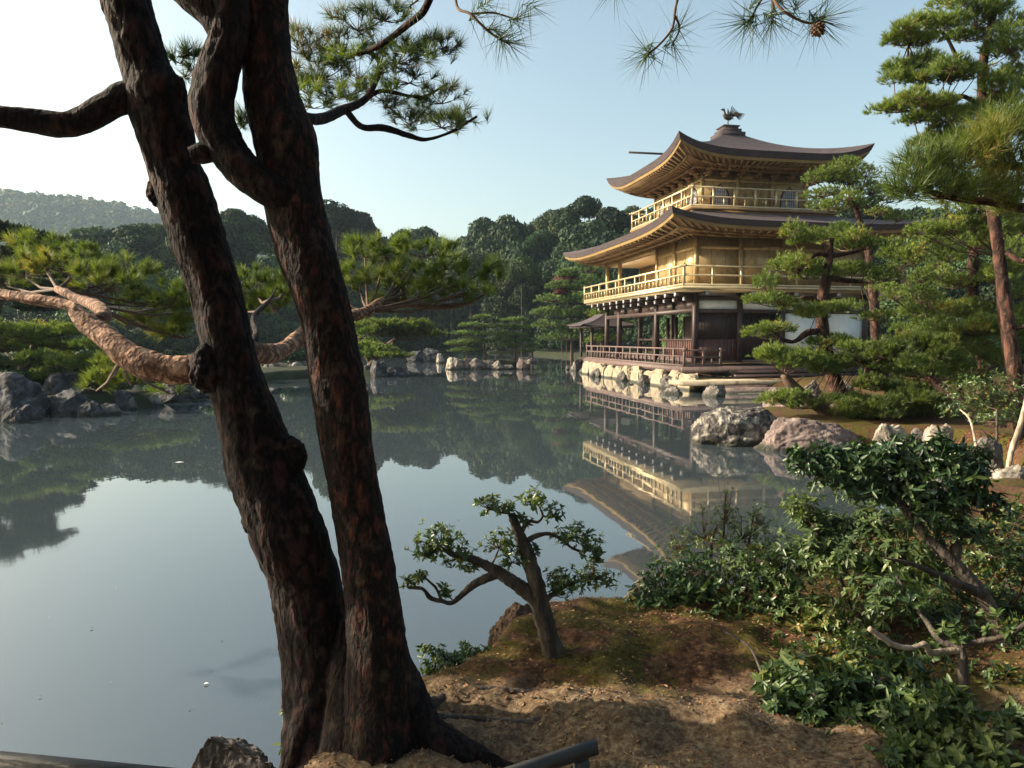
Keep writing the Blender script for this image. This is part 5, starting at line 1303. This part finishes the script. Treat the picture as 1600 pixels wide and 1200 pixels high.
forest_tree(1500, 520, 30, 60, "dense green bush behind the pines on the right bank", None, .8, 0, "bush", 'forestlight')
forest_tree(1600, 480, 32, 70, "tall dense bush at the right edge behind the pines", None, .9, 2, "bush", 'forestlight')
forest_tree(1430, 520, 34, 36, "reddish shrub behind the pines beside the pavilion's white wall", None, .8, 1, "bush", 'maple')

for i, (px, yt, D, r, l) in enumerate([(-30, 560, 24, 60, "dark bush at the far left of the left shore"), (60, 556, 26, 56, "dark bush behind the boulders of the left shore"), (140, 560, 27, 52, "dark bush on the left shore above the small waterline stones"), (210, 562, 29, 46, "dark bush on the left shore under the thick limb"), (270, 566, 31, 44, "dark bush on the left shore behind the left trunk"),
                                       (340, 562, 35, 42, "dark bush on the left shore seen just left of the left trunk"), (410, 556, 43, 36, "dark bush on the far left shore between the two trunks"), (460, 550, 46, 36, "dark bush on the far left shore beside the right trunk"), (530, 556, 46, 34, "dark bush behind the promontory pine"), (575, 562, 45, 26, "dark bush at the promontory's root")]):
    forest_tree(px, yt, D, r, l, None, .8, i % 6, "bush", 'leafdark' if i % 2 else None)

for i, (px, yt, D, r, l) in enumerate([(90, 578, 22.5, 40, "low dark shrub between the dark boulders of the left shore"), (150, 584, 22.2, 36, "low dark shrub above the rounded waterline stone"), (185, 592, 22.6, 30, "low dark shrub beside the small pale waterline stone"), (250, 588, 25, 34, "low dark shrub behind the flat dark rock"), (20, 580, 21.5, 40, "low dark shrub behind the tall dark boulder")]):
    forest_tree(px, yt, D, r, l, None, .7, i % 6, "shrub", 'leafdark')

# unseen trees added behind the photographer to block skylight on the near bank
for i, (x, y, r, h) in enumerate([(-7, -5, 4.5, 9), (-1, -7, 5, 10), (6, -5, 5, 9), (12, -1, 4.5, 8), (-13, -6, 5, 10), (3, -13, 6, 13), (-6, -14, 6, 13), (15, -8, 6, 12)]):
    root = thing("forest_tree", "unseen evergreen tree added behind the path to block skylight", "tree", (x, y, H(x, y)), "unseen trees added behind the path")
    t = link("trunk", TRUNK, None, root); t.scale = (r, r, h - r * .5)
    c = link("crown", CROWNS[i % 6], None, root); c.location = (0, 0, h - r * .6); c.scale = (r, r, r * 1.1)

# far hill: a wood that reads as one mass
N = 5200
hxs = fr.uniform(-820, 60, N); hys = fr.uniform(430, 860, N)
hz = height(hxs, hys); keep = hz > 14; hxs, hys, hz = hxs[keep], hys[keep], hz[keep]
m = MB(); n = 34
for x, y, z in zip(hxs, hys, hz):
    r = fr.uniform(3.2, 6.5)
    d = unit(fr.normal(size=(n, 3))); d[:, 2] = np.abs(d[:, 2]) * 1.3 - .2
    p = np.array([x, y, z + r * .7]) + d * r * np.array([1, 1, fr.uniform(.9, 1.6)])
    nn = unit(d + .5 * fr.normal(size=(n, 3))); t = unit(np.cross(nn, fr.normal(size=(n, 3)))); b = np.cross(nn, t); s = r * .38
    m.add(np.stack([p - t * s, p - b * s, p + t * s, p + b * s], 1).reshape(-1, 3), q=np.arange(4 * n).reshape(-1, 4))
tag(obj("hill_forest", m, MAT['hillleaf']), kind="stuff")


# ------------------------------------------------------------------ shrubs and the little leaning tree on the near bank
def leafy(name, label, cat, base, stems, clumps, mname, L=.05, Wd=.018, k=7, tmat='trunkgrey', dens=1.0, up=.6, twig_r=.003, group=None, ang=(.7, 1.45), droop=.25, twfrac=.5):
    """stems: pixel polylines (px, py, half width px, D); clumps: (px, py, D, hw, hh, tips)"""
    b = P(*base)
    root = thing(name, label, cat, (b[0], b[1], H(b[0], b[1])), group)
    ends = []
    for i, sp in enumerate(stems):
        pts = [P(x, y, D) for x, y, h, D in sp]
        if i == 0: pts[0][2] = min(pts[0][2], H(pts[0][0], pts[0][1]) - .03)
        m = MB(); m.tube(pts, [h * D / F_PX for x, y, h, D in sp], 16, .012, bark_disp(sp[0][2] * sp[0][3] / F_PX * .10, 30, 30, 60 + i))
        obj("trunk" if i == 0 else "branch", m, MAT[tmat], root, True)
        ends += list(resample(np.array(pts), np.ones(len(pts)), .04)[0])
    ends = np.array(ends) if ends else np.array([b])
    m, t = MB(), MB()
    for (px, py, D, hw, hh, n) in clumps:
        c = P(px, py, D); s = D / F_PX
        p, a = pad_shoots(c, (hw * s * 1.2, hw * s, hh * s * 1.3), int(n * dens * 1.65), up, .2, -.8)
        rosettes(m, p, a, k, L, Wd, ang, droop)
        hub = c - np.array([0, 0, hh * s * .4])
        near = ends[np.argmin(np.linalg.norm(ends - hub, axis=1))]
        t.tube([near, near * .5 + hub * .5 + (0, 0, -.06 * np.linalg.norm(near - hub)), hub], [twig_r * 2, twig_r * 1.6, twig_r * 1.2], 6, cap=False)
        twigs(t, hub, p, twig_r, twfrac)
    f = obj("foliage", m, MAT[mname], root)
    tag(obj("twig", t, MAT['twig'], f), kind="stuff")
    return root


bd = 3.75
leafy("small_tree", "little leaning tree with a crooked grey trunk and tufted leaves at the pond edge", "tree", (868, 1030, bd),
      [[(872, 1050, 19.2, bd), (866, 1026, 15.2, bd), (856, 990, 13.6, bd), (846, 950, 13.6, bd), (836, 905, 11.2, bd), (824, 868, 11.2, bd), (812, 838, 9.6, bd), (803, 815, 8.0, bd), (799, 803, 4.8, bd)],
       [(852, 962, 12.8, bd), (836, 936, 12.0, bd), (806, 912, 11.2, bd), (776, 893, 9.6, bd), (745, 876, 7.2, bd), (712, 868, 4.8, bd), (688, 856, 3.2, bd)],
       [(780, 897, 7.2, bd), (764, 902, 7.2, bd), (740, 914, 6.4, bd), (724, 928, 4.8, bd), (706, 942, 3.6, bd), (690, 939, 3.2, bd), (672, 934, 3.2, bd), (660, 920, 2.4, bd), (638, 918, 2.0, bd)],
       [(690, 939, 2.4, bd), (682, 920, 2.0, bd), (670, 908, 1.6, bd), (656, 895, 1.6, bd)],
       [(812, 838, 4.8, bd), (820, 822, 4.0, bd), (830, 814, 3.2, bd), (840, 816, 2.8, bd), (848, 806, 2.4, bd), (842, 790, 2.0, bd)],
       [(818, 850, 5.6, bd), (836, 838, 4.8, bd), (858, 834, 3.6, bd), (878, 843, 3.2, bd), (892, 855, 2.4, bd), (908, 862, 2.0, bd)],
       [(846, 945, 6.4, bd), (862, 930, 4.0, bd), (886, 914, 3.2, bd), (912, 905, 2.4, bd), (940, 903, 2.0, bd)]],
      [(690, 842, bd, 36, 22, 54), (672, 860, bd, 24, 18, 26), (715, 866, bd, 28, 16, 28), (738, 882, bd, 20, 10, 14), (765, 790, bd, 26, 14, 26), (788, 796, bd, 16, 10, 12), (835, 780, bd, 26, 14, 28), (866, 802, bd, 14, 14, 14), (780, 848, bd, 24, 22, 30), (800, 872, bd, 20, 18, 18), (828, 858, bd, 20, 16, 16),
       (892, 834, bd, 30, 16, 30), (920, 850, bd, 24, 18, 26), (928, 874, bd, 14, 12, 12), (884, 905, bd, 30, 20, 32), (915, 900, bd, 28, 16, 24), (945, 905, bd, 14, 18, 14), (870, 925, bd, 18, 16, 16), (656, 900, bd, 18, 10, 10), (636, 914, bd, 14, 10, 10), (694, 926, bd, 12, 14, 10), (816, 812, bd, 16, 10, 10)],
      'leaf', .038, .0135, 7, dens=.75)
leafy("round_bush", "round dense dark bush spilling over the bank edge beside the pale rock", "bush", (1050, 1000, 4.5),
      [[(1052, 1010, 6, 4.5), (1050, 970, 5, 4.5), (1045, 930, 3, 4.5)]],
      [(1040, 915, 4.55, 42, 34, 90), (1075, 900, 4.5, 40, 32, 80), (1025, 950, 4.45, 42, 34, 80), (1070, 950, 4.4, 46, 36, 90), (1110, 930, 4.5, 40, 36, 70), (1040, 985, 4.4, 40, 20, 40)], 'leafdark', .045, .02, 7)
leafy("feathery_shrub", "feathery shrub with thin upright shoots and a purple tinge behind the round bush", "shrub", (1110, 930, 5.3),
      [[(1112, 950, 4, 5.3), (1110, 880, 3, 5.3), (1120, 820, 2, 5.3)], [(1120, 930, 3, 5.3), (1130, 840, 2, 5.3), (1134, 770, 1.2, 5.3)], [(1112, 940, 3, 5.3), (1165, 860, 2, 5.3), (1178, 800, 1.2, 5.3)]],
      [(1060, 850, 5.3, 24, 26, 40), (1100, 830, 5.3, 36, 30, 60), (1134, 800, 5.3, 20, 40, 36), (1160, 830, 5.3, 34, 30, 50), (1185, 810, 5.2, 20, 24, 26), (1060, 880, 5.1, 30, 20, 36), (1140, 870, 5.2, 50, 30, 70), (1200, 850, 5.2, 30, 30, 40)], 'leaf', .03, .008, 8, up=.9)
leafy("leaning_tree", "dark leaning tree with drooping glossy leaves reaching across the right side of the water", "tree", (1596, 1090, 3.7),
      [[(1610, 1130, 16, 3.65), (1590, 1070, 14, 3.7), (1568, 1000, 12, 3.75), (1535, 930, 11, 3.8), (1490, 880, 10, 3.85), (1455, 845, 9, 3.9), (1425, 808, 8, 3.95), (1400, 780, 7, 4.0), (1360, 766, 8, 4.0), (1320, 758, 6, 4.0), (1280, 735, 4, 4.0)],
       [(1425, 808, 8, 3.95), (1432, 770, 6, 3.95), (1450, 735, 4, 3.95)], [(1490, 880, 9, 3.85), (1500, 820, 7, 3.9), (1510, 770, 5, 3.9), (1500, 730, 3, 3.9)], [(1535, 930, 8, 3.8), (1470, 900, 5, 3.7), (1420, 880, 3, 3.65), (1380, 872, 1.2, 3.62)], [(1400, 780, 6, 4.0), (1370, 740, 4, 4.0), (1340, 715, 3, 4.0)]],
      [(1258, 722, 4.0, 26, 16, 24), (1300, 735, 4.0, 40, 26, 46), (1345, 722, 4.0, 44, 26, 50), (1390, 712, 4.0, 40, 24, 44), (1440, 718, 3.95, 46, 28, 56), (1490, 722, 3.9, 40, 30, 46), (1520, 748, 3.9, 24, 40, 36), (1350, 760, 4.0, 46, 20, 40), (1420, 760, 3.95, 50, 26, 50), (1490, 780, 3.9, 40, 30, 40), (1500, 830, 3.9, 36, 26, 30), (1450, 800, 3.9, 30, 20, 22), (1410, 690, 4.0, 20, 12, 10), (1290, 704, 4.0, 18, 12, 10), (1470, 694, 3.95, 18, 14, 10), (1530, 712, 3.9, 16, 16, 10), (1350, 700, 4.05, 16, 12, 8), (1245, 705, 4.0, 10, 8, 5), (1550, 790, 3.9, 18, 24, 12)],
      'leafdark', .062, .021, 7, ang=(.9, 1.7), droop=.7, tmat='trunkgrey', up=.2)
leafy("pale_shrub", "pale green shrub with drooping bright leaves filling the middle of the thicket", "shrub", (1330, 1010, 4.0),
      [[(1335, 1030, 7, 4.0), (1325, 950, 6, 4.1), (1300, 880, 4, 4.2), (1270, 820, 3, 4.2)], [(1330, 990, 5, 4.0), (1380, 900, 4, 4.0), (1420, 850, 3, 4.0)]],
      [(1250, 790, 4.3, 24, 20, 26), (1270, 815, 4.3, 30, 20, 36), (1320, 820, 4.3, 44, 26, 60), (1380, 820, 4.2, 44, 28, 60), (1340, 870, 4.1, 56, 36, 90), (1280, 860, 4.2, 44, 34, 70), (1410, 880, 4.0, 46, 40, 70), (1450, 890, 4.0, 36, 36, 50), (1370, 930, 3.9, 50, 34, 70), (1240, 870, 4.3, 36, 30, 50)],
      'leafpale', .058, .02, 7, ang=(.9, 1.65), droop=.55)
leafy("thicket_shrub", "dark leafed shrub with bare reddish stems left of the pale drooping shrub", "shrub", (1230, 1010, 4.2),
      [[(1232, 1030, 6, 4.2), (1226, 960, 5, 4.3), (1210, 900, 3, 4.4)], [(1186, 1060, 4, 3.9), (1150, 1020, 3, 4.0), (1125, 990, 2, 4.1)]],
      [(1180, 880, 4.5, 46, 34, 80), (1220, 910, 4.4, 44, 34, 70), (1160, 930, 4.4, 40, 26, 50), (1130, 970, 4.2, 40, 22, 40), (1200, 960, 4.3, 44, 26, 50), (1250, 960, 4.2, 50, 30, 60), (1310, 970, 4.0, 40, 26, 40), (1150, 1000, 4.1, 34, 14, 20), (1230, 1000, 4.0, 40, 18, 30), (1290, 1010, 3.9, 46, 22, 40), (1350, 1000, 3.8, 46, 22, 36), (1200, 1030, 3.8, 30, 14, 14)], 'leaf', .045, .018, 7)
leafy("edge_shrub", "mixed green shrub at the right border below the pale lichen boulder", "shrub", (1580, 1000, 4.2),
      [[(1585, 1020, 5, 4.2), (1575, 920, 4, 4.4), (1565, 850, 3, 4.6)]],
      [(1560, 830, 4.9, 40, 30, 50), (1590, 800, 5.2, 34, 30, 36), (1540, 880, 4.6, 46, 36, 60), (1590, 880, 4.5, 40, 40, 60), (1500, 920, 4.3, 40, 34, 40), (1570, 940, 4.3, 50, 30, 50), (1600, 900, 4.0, 24, 30, 20), (1480, 960, 4.2, 44, 26, 40), (1430, 960, 4.1, 40, 26, 36), (1530, 990, 4.0, 40, 20, 24), (1590, 1010, 3.7, 30, 24, 16), (1560, 1060, 3.4, 40, 26, 20), (1590, 1120, 3.2, 36, 30, 20), (1550, 1170, 3.0, 36, 24, 18), (1470, 1030, 3.6, 40, 22, 24), (1440, 800, 4.6, 44, 30, 40), (1530, 850, 4.5, 44, 34, 44)], 'leaf', .045, .019, 7)
leafy("front_bush", "big leafed low bush in the lower right with rosettes of long leaves", "bush", (1300, 1170, 3.0),
      [[(1300, 1210, 6, 2.95), (1290, 1130, 5, 3.05), (1270, 1080, 4, 3.1)], [(1310, 1190, 5, 2.95), (1370, 1100, 4, 3.1), (1380, 1060, 3, 3.2)], [(1190, 1050, 2.5, 3.3), (1170, 1010, 2, 3.5), (1130, 985, 1.5, 3.6)]],
      [(1215, 1095, 3.2, 40, 26, 34), (1270, 1080, 3.2, 50, 30, 50), (1330, 1070, 3.2, 50, 30, 50), (1240, 1140, 3.05, 44, 26, 36), (1300, 1130, 3.05, 60, 30, 50), (1370, 1120, 3.1, 50, 30, 40), (1250, 1190, 2.9, 56, 24, 36), (1330, 1190, 2.9, 60, 26, 36), (1400, 1060, 3.3, 40, 24, 30), (1195, 1180, 2.95, 24, 20, 12), (1290, 1215, 2.8, 60, 24, 30), (1220, 1120, 3.1, 30, 24, 20), (1420, 1040, 3.4, 30, 16, 16), (1260, 1040, 3.4, 50, 22, 30), (1330, 1030, 3.4, 50, 22, 34), (1210, 1060, 3.3, 26, 14, 12), (1400, 1100, 3.1, 34, 22, 20)],
      'leaf', .062, .021, 8, ang=(.8, 1.45), droop=.2)
leafy("light_bush", "bright green rosetted bush at the foot of the bare thin trunk", "bush", (1450, 1170, 2.9),
      [[(1455, 1210, 5, 2.85), (1450, 1140, 4, 2.9), (1440, 1110, 3, 2.95)]],
      [(1420, 1120, 2.9, 36, 24, 30), (1460, 1110, 2.9, 40, 24, 34), (1490, 1095, 2.9, 26, 20, 18), (1430, 1160, 2.8, 44, 24, 26), (1480, 1150, 2.8, 30, 24, 18), (1450, 1195, 2.7, 50, 20, 24), (1400, 1180, 2.75, 34, 20, 16), (1500, 1190, 2.7, 40, 24, 24), (1545, 1150, 2.8, 36, 26, 24), (1570, 1200, 2.65, 40, 26, 24), (1590, 1130, 2.9, 30, 26, 18)], 'leafpale', .058, .021, 8, droop=.15)
leafy("bare_tree", "thin trunked small tree with a broken bleached limb behind the front bushes", "tree", (1512, 1180, 3.1),
      [[(1514, 1215, 9, 3.0), (1510, 1130, 8, 3.05), (1506, 1060, 7, 3.1), (1500, 1015, 6, 3.15), (1470, 1000, 5, 3.2), (1440, 960, 3, 3.3), (1400, 900, 1.2, 3.4)], [(1500, 1010, 5, 3.15), (1540, 1000, 5, 3.1), (1580, 990, 4.5, 3.05), (1620, 960, 4, 3.0)]],
      [(1490, 985, 3.2, 26, 14, 12), (1430, 930, 3.3, 40, 20, 22), (1560, 975, 3.1, 30, 14, 12)], 'leaf', .05, .02, 7)
m = MB(); m.tube([P(*q) for q in ((1358, 982, 3.1), (1378, 996, 3.1), (1398, 1008, 3.1), (1425, 1012, 3.12), (1446, 1006, 3.13), (1452, 1020, 3.13), (1470, 1018, 3.14), (1500, 1016, 3.15))], np.array([3.2, 4, 4, 3.6, 4, 4, 4.5, 6]) * 3.1 / F_PX, 16, .01, bark_disp(.0015, 30, 30, 5))
bt = bpy.data.objects.get("bare_tree"); obj("dead_branch", m, MAT['deadwood'], bt, True)
leafy("low_shrub", "low leafy shrub on the bank between the old pine and the little leaning tree", "shrub", (715, 1050, 3.65),
      [[(716, 1060, 3, 3.75), (712, 1040, 2.5, 3.75), (705, 1025, 2, 3.75)], [(676, 1062, 2, 3.7), (680, 1030, 1.6, 3.75), (664, 1012, 1.2, 3.75)], [(735, 1050, 2, 3.8), (728, 1015, 1.5, 3.8)]],
      [(700, 1036, 3.75, 30, 14, 34), (735, 1032, 3.8, 30, 14, 34), (715, 1048, 3.7, 36, 12, 30), (664, 1014, 3.75, 14, 8, 8), (680, 1020, 3.75, 14, 8, 6), (726, 1012, 3.8, 10, 6, 4), (750, 1022, 3.85, 20, 12, 16), (670, 1045, 3.65, 20, 12, 10)], 'leaf', .035, .014, 7)
leafy("seedling", "few broad bright leaves sprouting against the old pine beside the water", "plant", (452, 1130, 3.2), [[(452, 1150, 2, 3.2), (450, 1120, 1.5, 3.2), (448, 1104, 1, 3.2)]],
      [(450, 1104, 3.2, 9, 6, 3), (456, 1112, 3.2, 9, 6, 3), (444, 1162, 3.1, 9, 5, 2)], 'leafpale', .05, .02, 5)
leafy("rock_shrub", "small olive shrub among the boulders at the foot of the tall right pine", "shrub", (1560, 660, 11.5), [[(1562, 680, 3, 11.5), (1558, 640, 2, 11.5)]],
      [(1530, 610, 12.5, 46, 26, 110), (1580, 620, 12.2, 40, 30, 90), (1510, 640, 12.6, 40, 16, 60), (1560, 650, 12, 44, 14, 60)], 'leaf', .07, .03, 6)

# bleached sticks propping the pine boughs
m = MB(); m.tube([P(*q) for q in ((1573, 745, 9.5), (1582, 700, 9.5), (1596, 660, 9.5), (1606, 610, 9.5))], [.032, .036, .03, .02], 12, .03, bark_disp(.006, 8, 8, 3))
o = obj("bleached_snag", m, MAT['deadwood'], smooth=True); tag(o, "thick bleached dead stem leaning at the right edge above the pale boulder", "dead stem")
m = MB(); m.tube([P(*q) for q in ((1530, 722, 11), (1524, 690, 11), (1515, 655, 11.2), (1500, 640, 11.6))], [.022, .022, .018, .014], 10, .03, bark_disp(.004, 8, 8, 4))
o = obj("prop_stick", m, MAT['deadwood'], smooth=True); tag(o, "slim pale forked stick standing between white rocks on the right bank", "stick")

# low rail at the edge of the path
a, b = P(932, 1166, 2.75), P(560, 1290, 2.42)
m = MB(); m.bar(a, b, .035, .05); rl = thing("fence_rail", "short dark weathered rail end low on the path in the bottom middle", "rail", (a[0], a[1], H(a[0], a[1])))
obj("bar", m, MAT['rail'], rl)
m = MB(); e = a * .93 + b * .07; m.box((e[0] - .03, e[1] - .03, H(e[0], e[1]) - .1), (e[0] + .03, e[1] + .03, e[2] - .036)); obj("post", m, MAT['rail'], rl)
a, b = P(-260, 1170, 2.9), P(420, 1238, 2.62)
rl = thing("fence_rail", "long grey weathered rail over the water in the bottom left corner", "rail", (b[0], b[1], 0))
m = MB(); m.bar(a, b, .05, .09); obj("bar", m, MAT['rail'], rl)
m = MB(); e = a * .5 + b * .5; m.box((e[0] - .03, e[1] - .03, -.7), (e[0] + .03, e[1] + .03, e[2] - .046)); e = b; m.box((e[0] - .03, e[1] - .03, -.7), (e[0] + .03, e[1] + .03, e[2] - .046)); obj("post", m, MAT['rail'], rl)

# fallen leaves floating on the pond
for i, (px, py, s) in enumerate([(318, 1070, .035), (294, 1108, .02), (273, 723, .16), (140, 983, .03), (345, 1000, .02), (820, 958, .02), (60, 1090, .02)] + [(fr.uniform(0, 430), fr.uniform(800, 1180), .014) for _ in range(9)] + [(fr.uniform(640, 900), fr.uniform(700, 930), .03) for _ in range(7)]):
    a = math.atan((py - 600) / F_PX) + PITCH
    q = P(px, py, CAM_H / math.tan(a))
    m = MB(); m.add([(0, 0, .004), (s * .4, s * .3, .010), (s, .1 * s, .006), (s * .5, -s * .35, .012), (s * .3, -.2 * s, .008)], t=[(0, 3, 1), (3, 2, 1), (0, 4, 3)])
    o = link("floating_leaf", m.mesh("floating_leaf"), MAT['plaster' if i in (0, 2) else 'leafpale']); o.location = (q[0], q[1], .002)
    tag(o, "tiny pale fallen leaf floating on the open pond", "leaf", "fallen leaves on the pond")

# needle litter, dropped leaves and gravel on the near bank
NL = 16000
lx = rng.uniform(-1.2, 3.6, NL); ly = rng.uniform(2.3, 6.2, NL); ok = sdist(lx, ly, POND) > .12
lx, ly = lx[ok], ly[ok]; lz = height(lx, ly) + .006; n = len(lx)
m = MB(); d = rand_unit(n); d[:, 2] *= .25
leaves(m, np.stack([lx, ly, lz], 1), d, np.array([0, 0, 1.0]) + .5 * rand_unit(n), rng.uniform(.012, .034, n), rng.uniform(.004, .013, n))
MAT['litter'] = leaf_mat("dry fallen leaves", G((0.1, (0.05, 0.024, 0.012)), (0.5, (0.16, 0.075, 0.035)), (0.85, (0.30, 0.18, 0.08)), (0.97, (0.40, 0.30, 0.16))), .7, .1, (1, .8, .5), clump=3)
tag(obj("leaf_litter", m, MAT['litter']), kind="stuff")
m = MB(); V3, F3 = ICO[3]; V1, F1 = ico(1)
for i in range(1500):
    x, y = rng.uniform(-.9, 1.4), rng.uniform(2.3, 3.3)
    r = rng.uniform(.002, .006) * (1 if rng.random() < .95 else 2)
    m.add(V1 * np.array([r, r * rng.uniform(.6, 1), r * .6]) * (1 + .25 * rng.normal(size=(len(V1), 1)) * .6) + np.array([x, y, 0]), t=F1)
xyz = np.vstack(m.V).reshape(1500, -1, 3); cc = xyz.mean(1); xyz[:, :, 2] += (height(cc[:, 0], cc[:, 1]) + .002)[:, None]
m.V = [xyz.reshape(-1, 3)]
tag(obj("gravel", m, mat("small path stones", [(0.3, (0.06, 0.045, 0.035)), (0.5, (0.14, 0.11, 0.085)), (0.75, (0.28, 0.23, 0.18))], 30, .9)), kind="stuff")

# ------------------------------------------------------------------ the air
bx = MB(); bx.box((-1300, -350, -3), (1300, 1300, 190))
hz = bpy.data.materials.new("pale haze"); hz.use_nodes = True
hn = hz.node_tree.nodes; hn.remove(hn["Principled BSDF"])
pv = hn.new("ShaderNodeVolumePrincipled"); pv.inputs["Color"].default_value = (0.62, 0.80, 1.0, 1); pv.inputs["Density"].default_value = 0.0002; pv.inputs["Anisotropy"].default_value = 0.2
hz.node_tree.links.new(pv.outputs[0], hn["Material Output"].inputs["Volume"])
tag(obj("haze", bx, hz), kind="stuff")
